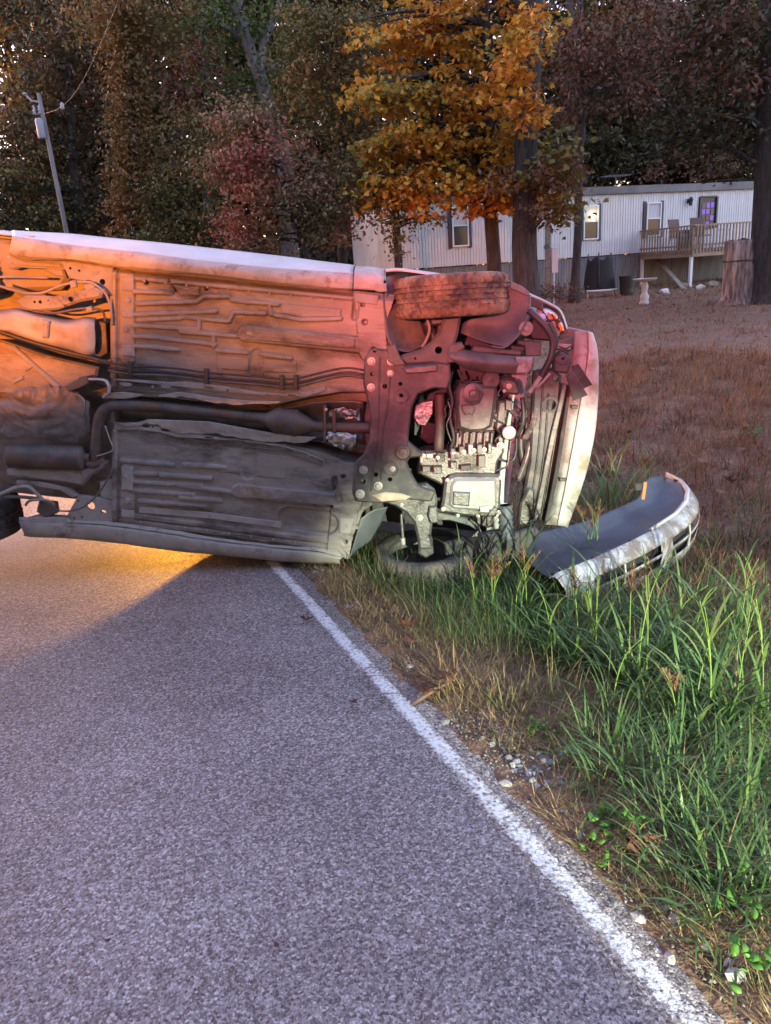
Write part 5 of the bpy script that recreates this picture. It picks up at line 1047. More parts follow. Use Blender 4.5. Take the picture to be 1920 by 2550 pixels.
# ---- wheels
def wheel(name, c, axis, R=.305, w=.205, tread=TREAD, label=None, muddy=.009):
    """tyre with grooved tread + inner rim; c centre, axis points to the inner side"""
    ax = Vector(axis).normalized(); a = ax.orthogonal().normalized(); bb = ax.cross(a); r = empty(name); r.parent = car
    if label: r['label'] = label
    na = 240; prof = [(-.40,.66),(-.49,.72),(-.53,.84),(-.50,.93),(-.45,.968),(-.40,.985),(-.32,.993),(-.26,.996),(-.24,.998),(-.14,1),(-.12,1),(-.02,1),(.02,1),(.12,1),(.14,1),(.24,.998),(.26,.996),(.32,.993),(.40,.985),(.45,.968),(.50,.93),(.53,.84),(.49,.72),(.40,.66)]
    V = []; m = len(prof)
    for k in range(na):
        th = k/na*2*math.pi; e = a*math.cos(th)+bb*math.sin(th)
        for i, (z_, r_) in enumerate(prof):
            dr = 0
            if 4 <= i <= 19:
                g_ = i in (8, 10, 12, 14) ; sip = ((k+(3 if i > 11 else 0)+(i//2)) % 6) < 2
                dr = -.0095 if (sip or g_) else 0
                if muddy: dr += muddy*noise.noise(Vector((math.cos(th)*9, math.sin(th)*9, z_*7)))+muddy*.8*noise.noise(Vector((math.cos(th)*34, math.sin(th)*34, z_*9)))
            V.append(c+ax*z_*w+e*(R*r_+dr))
    F = [(k*m+i, ((k+1) % na)*m+i, ((k+1) % na)*m+i+1, k*m+i+1) for k in range(na) for i in range(m-1)]
    autosmooth(mobj('tyre', V, F, tread, r, True, True), 45)
    b = MB(); b.lathe([(.66*R, .40*w), (.68*R, .44*w), (.63*R, .42*w), (.60*R, .30*w), (.58*R, -.2*w), (.50*R, -.33*w), (.30*R, -.36*w), (.12*R, -.30*w), (.10*R, -.1*w), (0, -.08*w)], c, ax, 40, cap=False)
    rim = autosmooth(b.build('rim', ARM, r), 40)
    for k in range(5):
        th = k/5*6.283; e = a*math.cos(th)+bb*math.sin(th); b = MB(); b.tube([c+e*R*.12-ax*.2*w, c+e*R*.34-ax*.28*w, c+e*R*.57-ax*.25*w], [.03, .026, .034], 8); b.build('spoke', ARM, rim, True)
    b = MB(); b.lathe([(.40*R, -.02), (.40*R, .0), (.18*R, .005), (.17*R, .04), (.1*R, .05), (0, .05)], c+ax*.02, ax, 28, cap=False); b.build('brake_disc', STEEL, r)
    return r
kz = Vector((KX.z, KY.z, KN.z)); zl = Vector((_z.dot(KX), _z.dot(KY), _z.dot(KN)))   # world up in car axes
wu = L(1128, 740, .02); wheel('front_wheel', Vector((wu.x, wu.y, -.10)), Vector((.17, -1, .06)), w=.20, label='muddy right front wheel on top')
wl = L(1056, 1372, -.10); axw = (zl*.98+Vector((0, 0, .04))); wheel('front_wheel', Vector((wl.x, wl.y, -.10))-axw.normalized()*.075, axw, tread=DUSTR, muddy=.004, label='left front wheel pressed into the grass')
wr = L(-92, 1262, -.10); wheel('rear_wheel', Vector((wr.x, wr.y, -.10))-zl*.07, zl, tread=RUB, muddy=.002, label='left rear wheel near the road')
wt = L(-135, 690, -.10); wheel('rear_wheel', Vector((wt.x, wt.y, -.10)), Vector((.17, -1, 0)), tread=TREAD)

# ---- rear underside
tank = loft('fuel_tank', [[(-180,772,-.02),(0,772,-.02),(42,768,-.02),(100,782,-.02),(168,796,-.02),(212,790,-.02),(240,792,-.03)],[(-180,782,.06),(0,784,.06),(42,780,.06),(100,794,.06),(168,808,.06),(210,802,.06),(236,806,.04)],[(-180,800,.07),(0,812,.07),(42,815,.075),(100,828,.06),(168,840,.075),(210,846,.075),(238,846,.05)],[(-180,810,.06),(0,822,.06),(42,832,.06),(100,850,.06),(168,866,.06),(212,880,.06),(236,876,.04)],[(-180,820,-.03),(0,830,-.03),(42,842,-.03),(100,860,-.03),(168,877,-.03),(214,890,-.03),(242,884,-.04)]], mat('grey_tank', (0.22, 0.21, 0.21), (0.31, 0.30, 0.295), scale=5, rough=.6, c3=(0.2, 0.16, 0.14), s3=4, th3=.6), sub=5)
plate('tank_strap', [(104,796),(122,800),(118,842),(104,842)], .085, .02, UNDERP, tank, bev=.006)
plate('tank_flange', [(246,800),(264,804),(268,880),(250,890),(215,897),(150,882),(60,852),(0,834),(0,828),(60,846),(150,874),(214,890),(242,880)], .0, .05, STEEL, bev=.004)
tube('filler_hose', [(-20,818,.05),(60,846,.05),(150,872,.05),(230,892,.04),(275,906,.02)], .012, HOSE)
rf = plate('rear_floor_panel', [(-200,840),(0,846),(110,884),(245,915),(240,938),(200,945),(188,975),(120,990),(40,985),(-200,960)], .0, .05, UNDER, bev=.012)
plate('floor_rib', [(24,866),(36,862),(150,962),(140,970)], .014, .014, UNDERP, rf, bev=.006); plate('floor_rib', [(58,918),(82,905),(86,912),(62,926)], .012, .012, UNDERP, rf, bev=.004); plate('floor_rib', [(30,948),(55,936),(58,944),(34,956)], .012, .012, UNDERP, rf, bev=.004)
# corrugated crumpled heat shield over the rear floor
gx = []; 
for j in range(46):
    row = []
    for i in range(60):
        fx, fy = i/59, j/45; px = -20+fx*245; py = 955+fy*150-18*math.sin(fx*3)+(fx-.5)*26
        d = math.hypot((px-110)/130, (py-1035)/78); q = L(px, py, 0)
        h = .030*(1-d*d)+.020*abs(noise.noise((px*.018, py*.022, 1)))+.010*abs(noise.noise((px*.05, py*.045, 4)))+.0040*math.sin((px*.55+py*.9)*.42*3)
        row.append((q, h, d))
    gx.append(row)
V = [Vector((q.x, q.y, h)) for r_ in gx for (q, h, d) in r_]; F = []
for j in range(45):
    for i in range(59):
        if gx[j][i][2] < 1.0+.12*noise.noise((i*.2, j*.2, 0)): F.append((j*60+i, j*60+i+1, (j+1)*60+i+1, (j+1)*60+i))
mobj('heat_shield', V, F, SHLD, car, True)
tube('shield_bracket', [(222,944,.05),(258,946,.06),(270,958,.06),(271,976,.05),(258,988,.03)], .016, CAPW, flat=.4)
plate('bracket_block', [(160,962),(190,946),(215,938),(222,955),(195,968),(170,976)], .06, .04, ARM, bev=.006)
tube('shield_strap', [(180,978,.05),(205,990,.06),(212,1012,.06),(206,1035,.05)], .008, FOIL, flat=.4)
b = MB(); m0, m1 = L(22, 1134, .03), L(212, 1140, .03); ax = m1-m0; Lm = ax.length
b.lathe([(0, 0), (.03, .0), (.062, .004), (.068, .010), (.066, .02), (.066, Lm-.02), (.068, Lm-.01), (.062, Lm-.004), (.028, Lm+.004), (.026, Lm+.03)], m0, ax, 28, cap=False); autosmooth(b.build('muffler', PIPE, car), 50)
plate('muffler_shield', [(14,1170),(60,1168),(200,1172),(212,1185),(206,1210),(150,1200),(60,1190),(16,1186)], .03, .03, UNDERP, bev=.01)
plate('muffler_shield', [(200,1170),(240,1150),(268,1150),(262,1168),(225,1185),(205,1210)], .05, .04, SHLD, bev=.012)
tube('exhaust_pipe', [(215,1152,.03),(240,1158,.03),(262,1145,.02)], .026, PIPE, seg=12)
tube('hanger_strap', [(262,1060,.05),(272,1090,.05),(282,1118,.05),(268,1128,.06),(240,1136,.06)], .007, FOIL, flat=.5)
# suspension and brackets, upper left
plate('wheel_housing', [(-60,588),(20,598),(150,640),(175,690),(150,722),(60,726),(-60,720)], -.09, .05, UNDERP, bev=.02)
plate('rear_arch_flange', [(14,640),(24,632),(60,648),(120,652),(152,656),(165,692),(140,690),(100,668),(60,664),(30,672),(20,668)], -.02, .05, UNDERP, bev=.01)
plate('trailing_bracket', [(150,650),(190,652),(282,666),(282,740),(262,728),(240,712),(205,700),(172,694)], .012, .03, UNDERP, bev=.006, holes=[(222,711,13),(255,702,7),(175,668,3),(197,674,3)])
arm = plate('trailing_arm', [(40,748),(62,736),(130,738),(185,726),(236,716),(256,728),(250,742),(196,752),(140,772),(90,776),(50,770)], .04, .06, UNDERP, bev=.012, holes=[(100,752,4),(86,752,3),(176,745,6),(182,729,3),(162,761,3),(120,748,2)])
tube('brake_line', [(-20,706,.06),(30,722,.06),(70,731,.06),(110,728,.06),(150,712,.06),(185,704,.06),(228,705,.06),(262,730,.05),(276,770,.04),(280,810,.03)], .0065, UNDERP)
tube('brake_line', [(-20,690,.0),(40,690,.0),(120,692,.0)], .006, UNDERP); tube('hand_brake_cable', [(80,774,.05),(130,780,.05),(190,770,.05),(228,768,.05),(255,775,.04),(262,800,.03)], .006, ARM)
plate('line_clamp', [(172,700),(188,697),(190,716),(176,718)], .075, .02, UNDERP, bev=.003); plate('line_clamp', [(212,766),(226,762),(230,774),(216,776)], .06, .02, UNDERP, bev=.003)
# lower left
lbp = plate('rear_rail_bracket', [(160,1296),(178,1262),(194,1234),(249,1240),(282,1248),(282,1308),(230,1308),(165,1302)], .012, .03, UNDERP, bev=.006, holes=[(225,1260,12),(257,1275,8,5),(195,1247,3),(185,1290,3),(204,1288,3)])
plate('rail_flange', [(248,1200),(282,1190),(282,1246),(250,1238)], .006, .03, UNDERP, bev=.004)
plate('sill_end', [(48,1298),(90,1286),(165,1290),(180,1304),(160,1312),(60,1310)], .03, .05, UNDERP, bev=.01)
plate('rear_crossmember', [(40,1196),(100,1200),(165,1215),(192,1236),(180,1240),(150,1222),(90,1212),(40,1206)], .02, .04, UNDERP, bev=.006)
tube('control_link', [(-30,1240,.06),(12,1226,.06),(40,1214,.06),(70,1212,.06),(90,1228,.05),(105,1244,.04)], .011, UNDERP); tube('control_link', [(10,1236,.05),(60,1238,.05),(108,1243,.04)], .010, ARM)
tube('brake_hose', [(64,1258,.07),(72,1248,.08),(95,1244,.08),(120,1247,.07),(136,1256,.05)], .008, mat('tan_hose', (0.2, 0.15, 0.12), rough=.8)); tube('sensor_cable', [(282,1120,.03),(280,1165,.05),(268,1192,.06),(250,1222,.06),(222,1252,.05),(190,1270,.05),(150,1272,.04),(130,1262,.04)], .005, ARM)
plate('damper_mount', [(95,1250),(135,1254),(140,1280),(110,1290),(90,1275)], .03, .05, ALUD, bev=.008)

# ---- front subframe, arms
sub_pts = [(907,893),(923,867),(966,872),(984,864),(992,885),(1008,909),(1090,901),(1121,907),(1124,941),(1113,970),(1079,967),(1040,983),(1027,1015),(1020,1060),(1016,1105),(1010,1140),(1020,1170),(1039,1208),(1085,1224),(1075,1250),(1017,1245),(953,1254),(888,1251),(880,1230),(885,1151),(907,1130),(920,1095),(923,1054),(915,1000),(904,957)]
sf = plate('subframe', sub_pts, .062, .05, STEEL, bev=.009, holes=[(934,873,5),(958,962,6),(997,956,5),(999,985,5),(927,932,5),(936,1182,6),(904,1199,7),(971,1194,6)])
for (x, y, r_) in ((999,985,21),(974,1165,22)):
    b = MB(); c = L(x, y, .062); k = r_*4/FPX; b.lathe([(k, -.004), (k*.98, .004), (k*.86, .005), (k*.80, .0015), (k*.35, .0015)], c, (0, 0, 1), 24, cap=False); autosmooth(b.build('boss_ring', STEEL, sf), 40)
for pts in ([(946,890,.062),(944,1000,.062),(941,1070,.062),(932,1150,.062),(924,1222,.062)], [(972,935,.062),(966,1010,.062),(954,1075,.062),(952,1140,.062),(948,1196,.062)]): tube('pressed_rib', pts, .005, STEEL, sf)
bolts(sf, [(925,900,10),(974,900,10),(972,930,8),(924,965,10),(905,1170,11),(942,1210,11),(897,1230,12),(978,1168,7)], .064)
plate('cast_bracket', [(1000,918),(1030,912),(1060,910),(1088,906),(1090,926),(1050,930),(1012,932)], .085, .03, ALUD, sf, bev=.008)
plate('mount_bracket', [(964,862),(985,858),(996,888),(1010,908),(985,912),(966,900)], .085, .03, ARM, sf, bev=.006)
ua = plate('control_arm', [(985,892),(1010,882),(1046,872),(1072,854),(1094,824),(1106,790),(1150,784),(1142,830),(1126,880),(1116,925),(1095,915),(1080,906),(1012,910)], .05, .05, ARM, bev=.014, holes=[(1092,872,9),(1034,893,3)])
la = plate('control_arm', [(955,1252),(990,1238),(1017,1180),(1040,1206),(1062,1204),(1082,1220),(1090,1245),(1088,1275),(1078,1300),(1074,1330),(1078,1368),(1044,1370),(1038,1335),(1030,1302),(1012,1280),(985,1262)], .05, .05, ALU, bev=.014, holes=[(1058,1218,4)])
bolts(la, [(1041,1218,5),(1045,1290,9),(1000,1258,5)], .055)
plate('arm_reinforcement', [(1070,1262),(1088,1262),(1092,1302),(1072,1304),(1066,1285)], .075, .05, ALU, la, bev=.006)
plate('ball_joint', [(1044,1345),(1078,1343),(1080,1380),(1060,1392),(1042,1380)], .03, .05, ARM, la, bev=.012)
tube('stabiliser_link', [(999,1280,.05),(1001,1310,.05),(1004,1346,.05)], .008, ALU); tube('drop_link_end', [(1003,1340,.05),(1004,1356,.05)], .014, BOLT)
b = MB(); c = L(1004, 1126, .07); b.lathe([(.047, -.05), (.047, .004), (.040, .008), (.036, .0), (.024, .0), (.022, .010), (.008, .012), (0, .012)], c, (0, 0, 1), 24, cap=False); autosmooth(b.build('arm_bushing', STEEL, sf))
plate('engine_mount_arm', [(985,1098),(1012,1096),(1040,1120),(1055,1128),(1050,1138),(1020,1142),(1010,1160),(985,1155),(978,1128)], .055, .05, STEEL, bev=.01)
plate('rock_dirt', [(925,1234),(960,1226),(1000,1230),(1024,1238),(1010,1246),(950,1250)], .075, .02, mat('caked_clay', (0.30, 0.22, 0.16), (0.42, 0.35, 0.28), scale=20, rough=.95), sf, bev=.006)

# ---- upper wheel housing
loft('wheel_liner', [[(962,690,-.05),(985,684,-.10),(1010,690,-.16)],[(958,760,.0),(985,760,-.07),(1040,770,-.16)],[(962,830,.03),(1000,840,-.05),(1060,830,-.15)],[(978,868,.04),(1020,876,.0),(1075,850,-.08)]], LINER, sub=5)
fl = loft('splash_shield', [[(1262,712,-.02),(1295,718,-.01),(1320,735,.0)],[(1240,770,-.06),(1285,775,-.03),(1316,782,.02)],[(1160,800,-.10),(1250,815,-.06),(1296,828,.03)],[(1145,828,-.08),(1200,850,-.02),(1258,864,.04)]], LINER, sub=6)
plate('shield_lip', [(1272,700),(1300,712),(1320,728),(1316,738),(1285,724),(1270,718)], .02, .03, LINER, fl, bev=.004)
tube('shield_edge', [(1320,735,.004),(1316,782,.024),(1296,828,.034),(1258,864,.044),(1225,862,.02)], .006, LINER, fl)
tube('strut', [(1060,800,-.08),(1080,840,-.08),(1090,870,-.06)], .03, HOSE); tube('brake_hose', [(1062,790,-.04),(1070,820,-.02),(1060,850,.0),(1050,864,.01)], .008, UNDERP); tube('spring_leg', [(1100,780,-.1),(1092,830,-.1),(1070,860,-.1)], .022, PLA)
plate('steering_knuckle', [(1066,788),(1110,786),(1106,808),(1075,812)], -.03, .08, STEEL, bev=.01)

# ---- engine, gearbox
b_ = plate('engine_block', [(1126,985),(1144,958),(1238,962),(1242,1000),(1236,1060),(1224,1110),(1140,1116),(1128,1060)], -.05, .2, ALUD, bev=.012)
op = plate('oil_pan', [(1138,968),(1146,956),(1236,960),(1240,975),(1234,1020),(1226,1064),(1205,1076),(1170,1078),(1140,1068),(1134,1015)], .025, .14, ALUD, bev=.02)
b = MB(); c = L(1178, 980, .025); b.lathe([(.058, -.02), (.056, .006), (.04, .012), (.022, .012), (.018, .02), (0, .022)], c, (0, 0, 1), 24, cap=False); autosmooth(b.build('drain_boss', ALUD, op))
plate('pan_bracket', [(1150,1010),(1180,1008),(1184,1020),(1176,1034),(1168,1030),(1160,1034),(1152,1024)], .045, .03, ALUD, op, bev=.004)
for i in range(6): plate('cooling_fin', [(1138+i*17,1078),(1143+i*17,1078),(1140+i*17,1114),(1135+i*17,1114)], .02, .06, ALUD, bev=.002)
plate('block_skirt', [(1128,1072),(1232,1074),(1226,1116),(1126,1118)], -.012, .08, ALUD, bev=.008)
bh = plate('bell_housing', [(1044,1130),(1060,1124),(1130,1120),(1200,1110),(1252,1106),(1256,1126),(1240,1150),(1236,1182),(1180,1190),(1130,1186),(1105,1212),(1088,1202),(1040,1180),(1044,1160)], .0, .14, ALU, bev=.012)
for (x, y, w_, hh_) in ((1050,1140,8,26),(1070,1136,18,12),(1098,1138,20,22),(1128,1130,12,28),(1150,1122,14,20),(1172,1120,12,26),(1195,1118,14,22),(1220,1116,10,26),(1244,1110,14,12),(1062,1168,20,14),(1090,1172,22,18),(1130,1160,16,20),(1160,1166,26,12),(1200,1150,18,30)):
    plate('casting_lug', [(x-w_/2,y-hh_/2),(x+w_/2,y-hh_/2+random.uniform(-3,3)),(x+w_/2,y+hh_/2),(x-w_/2,y+hh_/2+random.uniform(-3,3))], .02+random.uniform(.0,.03), .05, random.choice((ALU, ALUD, ALUD, STEEL, BOLT)), bh, bev=.004)
bolts(bh, [(1246,1110,9),(1155,1126,6),(1180,1122,6),(1206,1120,6),(1128,1128,6),(1090,1140,5),(1054,1136,7),(1016,1170,5)], .045)
gc = plate('gearbox_cover', [(1108,1200),(1122,1186),(1140,1182),(1246,1183),(1250,1200),(1246,1262),(1236,1288),(1200,1290),(1150,1284),(1110,1278),(1096,1270),(1102,1250)], .05, .12, ALU, bev=.014)
plate('cover_panel', [(1124,1206),(1134,1194),(1236,1193),(1238,1258),(1226,1274),(1130,1268),(1118,1258)], .066, .03, mat('pale_pan', (0.22, 0.22, 0.22), (0.31, 0.31, 0.31), scale=9, rough=.45, metal=.3), gc, bev=.012)
plate('cover_boss', [(1128,1224),(1172,1226),(1168,1262),(1126,1258)], .074, .02, ALU, gc, bev=.008); plate('cover_boss', [(1195,1262),(1218,1260),(1218,1276),(1196,1276)], .078, .02, CAPW, gc, bev=.003)
bolts(gc, [(1104,1268,6),(1114,1196,5),(1246,1190,5),(1242,1276,6),(1140,1284,5),(1190,1286,5)], .056)
for (x, y) in ((1192,1296),(1206,1298),(1218,1300)): plate('mount_stud', [(x-6,y-14),(x+6,y-14),(x+5,y+12),(x-5,y+12)], .04, .03, ALU, bev=.004)
plate('gearbox_mount', [(1178,1284),(1226,1288),(1230,1312),(1215,1316),(1180,1300)], .02, .06, STEEL, bev=.008)
plate('lower_liner', [(1078,1275),(1130,1284),(1170,1292),(1195,1312),(1200,1330),(1170,1310),(1120,1296),(1080,1296)], .0, .04, LINER, bev=.006); tube('liner_edge', [(1170,1294,.02),(1188,1308,.03),(1202,1334,.03)], .008, ALU)
# drive shaft cover, cross beam
loft('shaft_cover', [[(1124,862,.03),(1165,872,.04),(1240,882,.04),(1330,890,.04)],[(1118,888,.07),(1170,898,.09),(1245,905,.09),(1330,908,.08)],[(1140,906,.05),(1175,922,.05),(1250,930,.05),(1320,930,.04)]], ARM, sub=5)
plate('shaft_tip', [(1286,890),(1328,890),(1326,918),(1314,932),(1288,930)], .085, .06, UNDERP, bev=.01)
plate('cross_beam', [(1180,862),(1250,870),(1300,874),(1298,886),(1250,882),(1170,878)], .02, .06, ARM, bev=.006)
plate('arm_bracket', [(1118,858),(1150,852),(1158,866),(1140,880),(1140,902),(1112,905),(1114,880)], .06, .05, ARM, bev=.008)
for (x, y, r_) in ((1268, 1078, 17),):
    b = MB(); c = L(x, y, .05); k = r_*4/FPX; b.lathe([(0, .004), (k*.8, .003), (k*.97, -.002), (k, -.008), (k, -.02)], c, (0, 0, 1), 28, cap=False); fo = autosmooth(b.build('oil_filter', CAPW, car)); b = MB(); b.lathe([(k*1.0, -.0205), (k*1.02, -.1)], c, (.1, .2, 1), 24, cap=False); b.build('filter_body', STEEL, fo, True)
tube('coolant_pipe', [(1272,1096,.02),(1268,1125,.02),(1262,1160,.02),(1240,1170,.0),(1225,1175,-.02)], .006, ALU); tube('coolant_pipe', [(1286,1090,.0),(1284,1130,.0),(1270,1150,.0),(1236,1140,-.02)], .008, STEEL)
tube('half_shaft', [(1094,980,-.02),(1096,1040,-.02),(1092,1120,-.02)], .028, PIPE, seg=12)
plate('firewall_foil', [(1034,1010),(1052,1000),(1080,996),(1078,1030),(1060,1062),(1040,1058),(1030,1040)], -.05, .03, FOIL, bev=.006)
tube('wiring_loom', [(1126,925,.0),(1118,960,.02),(1126,1000,.02),(1120,1040,.02),(1130,1090,.02),(1120,1120,.01)], .010, HOSE); tube('wiring_loom', [(1140,920,.01),(1150,945,.01),(1160,952,.0),(1200,950,.0)], .007, HOSE)
tube('wire', [(1116,1000,.03),(1122,1030,.04),(1112,1060,.04),(1124,1100,.03)], .004, ALU)
alt = plate('alternator', [(1244,950),(1262,940),(1288,948),(1296,975),(1290,985),(1256,982),(1248,968)], .02, .1, ALUD, bev=.014); bolts(alt, [(1268,962,7),(1256,974,4)], .03)
b = MB(); c = L(1222, 945, .0); b.lathe([(.05, -.02), (.052, .0), (.045, .01), (.02, .008), (.0, .012)], c, (0, 0, 1), 22, cap=False); autosmooth(b.build('belt_pulley', STEEL, car))
tube('drive_belt', [(1184,965,.03),(1196,980,.035),(1192,1000,.035),(1176,1006,.03)], .008, HOSE)
plate('compressor', [(1240,1000),(1262,996),(1262,1060),(1240,1078),(1232,1070)], -.02, .1, ALUD, bev=.012); tube('engine_hose', [(1300,990,-.02),(1304,1030,.0),(1300,1060,.0),(1286,1085,-.02)], .012, HOSE)
# small clutter: hoses, clips and studs in the engine gaps
rc = random.Random(5)
for i in range(34):
    x, y = rc.uniform(1110, 1310), rc.uniform(935, 1110); h = rc.uniform(-.08, .0); P = [(x, y, h)]
    for k in range(3): P.append((P[-1][0]+rc.uniform(-14, 14), P[-1][1]+rc.uniform(6, 22), h+rc.uniform(-.02, .03)))
    tube('hose', P, rc.uniform(.003, .008), rc.choice((HOSE, STEEL, ALUD, PLA)), seg=6, n=4)
for i in range(22):
    x, y = rc.uniform(1108, 1300), rc.uniform(930, 1110); w_ = rc.uniform(4, 12); hh_ = rc.uniform(4, 16)
    plate('clip', [(x-w_, y-hh_), (x+w_, y-hh_*.8), (x+w_*.8, y+hh_), (x-w_, y+hh_*.7)], rc.uniform(-.09, .0), .05, rc.choice((STEEL, ALUD, PLA, STEEL)), bev=.004)

# ---- radiator carrier, shrouds, hood
rad_ = plate('radiator', [(1392,955),(1442,970),(1378,1296),(1340,1296)], -.06, .05, PLA, bev=.006)
for i in range(9):
    f0 = (i+.5)/9; plate('radiator_tube', [(1396+46*f0,958+14*f0),(1399+46*f0,959+14*f0),(1346+34*f0,1296),(1343+34*f0,1296)], -.052, .02, STEEL, rad_, bev=.002)
xm = plate('radiator_crossmember', [(1330,925),(1378,918),(1398,935),(1394,1000),(1372,1120),(1352,1230),(1336,1300),(1292,1312),(1300,1250),(1318,1150),(1322,1080)], .03, .05, STEEL, bev=.012, holes=[(1386,942,8),(1378,1010,4,18),(1350,1180,4,26),(1342,1240,4,20)])
for (a0_, a1_) in (((1352,960),(1316,1290)), ((1366,980),(1330,1290))): tube('pressed_groove', [(*a0_, .031), ((a0_[0]+a1_[0])/2+6, (a0_[1]+a1_[1])/2, .031), (*a1_, .031)], .006, STEEL, xm)
b = MB(); c = L(1370, 1008, .034); b.lathe([(.046, -.004), (.045, .004), (.03, .005), (.028, -.002)], c, (0, 0, 1), 22, cap=False); autosmooth(b.build('boss_ring', STEEL, xm))
plate('condenser_edge', [(1402,955),(1412,958),(1402,1010),(1386,1080),(1366,1170),(1346,1280),(1334,1296),(1330,1290),(1352,1180),(1372,1080),(1392,1000)], .05, .03, ALUD, bev=.004)
plate('lower_mount_panel', [(1296,1255),(1316,1214),(1332,1220),(1330,1300),(1308,1310),(1290,1308)], .045, .04, ALU, bev=.01)
loft('fan_shroud', [[(1330,968,.0),(1342,966,.01),(1354,972,.0)],[(1326,1020,.02),(1338,1022,.03),(1350,1030,.01)],[(1318,1060,.02),(1328,1064,.03),(1340,1070,.01)],[(1298,1092,.0),(1304,1096,.01),(1310,1096,.0)]], UNDER, sub=5)
loft('fan_shroud', [[(1314,1098,.0),(1322,1096,.01),(1328,1104,.0)],[(1304,1140,.01),(1312,1144,.02),(1320,1148,.0)],[(1286,1192,.0),(1290,1198,.01),(1296,1200,.0)]], ALU, sub=5)
tube('radiator_hose', [(1300,1060,-.05),(1296,1110,-.03),(1304,1160,-.02),(1312,1210,-.02)], .022, HOSE)
bellows = MB(); p0, p1 = L(1258, 1262, .02), L(1262, 1338, .03); ax = p1-p0; pr_ = []
for k in range(13): pr_ += [(.036 if k % 2 else .044, ax.length*k/12)]
bellows.lathe([(.03, -.01)]+pr_, p0, ax, 18, cap=False); bellows.build('intake_bellows', LINER, car, True)
hoodL = [(1432,826),(1428,870),(1420,940),(1408,1040),(1394,1140),(1376,1240),(1358,1306)]
hoodS = [(1464,824),(1466,870),(1460,920),(1446,1000),(1430,1090),(1410,1200),(1388,1308)]
hoodR = [(1474,828),(1486,870),(1490,940),(1488,1010),(1480,1085),(1456,1190),(1412,1312)]
hd = loft('hood', [[(x, y, .02) for x, y in hoodS], [((x*.5+x2*.5)+1, (y+y2)/2, .016) for (x, y), (x2, y2) in zip(hoodS, hoodR)], [(x, y, -.03) for x, y in hoodR], [Vector((L(x, y, -.03).x-.03, L(x, y, -.03).y, -.22)) for x, y in hoodR], [Vector((L(x, y, -.03).x-.12, L(x, y, -.03).y, -.5)) for x, y in hoodR]], mat('scuffed_white_paint', (0.30, 0.295, 0.29), (0.43, 0.42, 0.415), scale=6, rough=.45, c3=(0.24, 0.21, 0.14), s3=9, th3=.56), sub=5, noise_=.003, ns=12)
hi = loft('hood_inner', [[(x, y, -.02) for x, y in hoodL], [((x*.5+x2*.5), (y+y2)/2, .01) for (x, y), (x2, y2) in zip(hoodL, hoodS)], [(x-2, y, .012) for x, y in hoodS]], SILL, sub=5)
for (x, y) in ((1431,1013),(1402,1194)): plate('rubber_stop', [(x-8,y-4),(x+8,y-4),(x+8,y+5),(x-8,y+5)], .02, .02, PLA, hi, bev=.003)
plate('hood_front_seal', [(1416,960),(1432,964),(1392,1180),(1366,1300),(1356,1300),(1380,1180)], -.01, .03, RUB, bev=.004)
plate('torn_flap', [(1425,911),(1441,906),(1476,958),(1448,970),(1427,934)], .07, .006, PLA, bev=.002); plate('torn_flap', [(1409,935),(1427,924),(1464,984),(1428,998)], .085, .006, PLA, bev=.002)
plate('latch_bracket', [(1378,890),(1396,876),(1420,886),(1422,905),(1414,930),(1380,928)], .055, .05, STEEL, bev=.01, holes=[(1402,893,4)])
# headlamp corner
hl = loft('headlamp', [[(1335,770,-.06),(1360,768,-.05),(1385,782,-.05),(1404,812,-.05)],[(1340,790,-.02),(1362,790,-.01),(1382,805,-.01),(1396,826,-.02)],[(1350,812,-.05),(1368,815,-.04),(1380,826,-.04),(1392,838,-.05)]], LENS, sub=4)
plate('turn_signal_lens', [(1366,778),(1384,784),(1402,812),(1406,824),(1392,826),(1380,806)], .004, .03, AMB, hl, bev=.006)
for q in ([(1374,782,.02),(1384,800,.02),(1394,822,.02)], [(1352,776,.02),(1366,796,.02),(1380,820,.02)], [(1360,800,.02),(1384,796,.02),(1396,802,.02)], [(1392,786,.02),(1388,810,.02),(1384,830,.02)]): tube('lamp_strut', q, .005, PLA, hl)
b = MB(); c = L(1350, 790, .02); b.lathe([(0, .012), (.016, .010), (.02, 0), (.02, -.02)], c, (0, 0, 1), 16, cap=False); b.build('lamp_plug', mat('pale_blue_plastic', (0.35, 0.38, 0.5), rough=.5), hl, True)
b = MB(); c = L(1310, 818, .02); b.lathe([(0, .022), (.012, .02), (.016, .008), (.036, .004), (.04, -.01), (.03, -.06)], c, (0, 0, 1), 24, cap=False); autosmooth(b.build('washer_pump', UNDERP, car))
plate('lamp_bracket', [(1316,742),(1352,752),(1354,776),(1338,768),(1318,762)], -.02, .03, PLA, bev=.004)
plate('lamp_housing', [(1325,790),(1345,798),(1366,820),(1370,850),(1325,846),(1318,838)], -.04, .06, PLA, bev=.01)
plate('side_bracket', [(1290,848),(1350,852),(1346,886),(1310,888),(1306,862),(1290,858)], .02, .05, ARM, bev=.006); plate('side_beam', [(1270,858),(1308,862),(1306,876),(1272,874)], .0, .05, STEEL, bev=.006)
tube('loom_hose', [(1316,774,.02),(1340,794,.04),(1362,818,.05),(1376,850,.05),(1372,888,.05),(1356,922,.04),(1340,952,.03)], .017, HOSE, seg=10); tube('loom_hose', [(1368,804,.04),(1380,824,.05),(1384,848,.05),(1378,872,.05)], .015, HOSE, seg=10)
tube('bare_sleeve', [(1346,938,.06),(1334,956,.06),(1318,978,.06)], .012, UNDERP); tube('bare_sleeve', [(1370,930,.05),(1352,950,.05),(1336,964,.05)], .007, UNDERP)
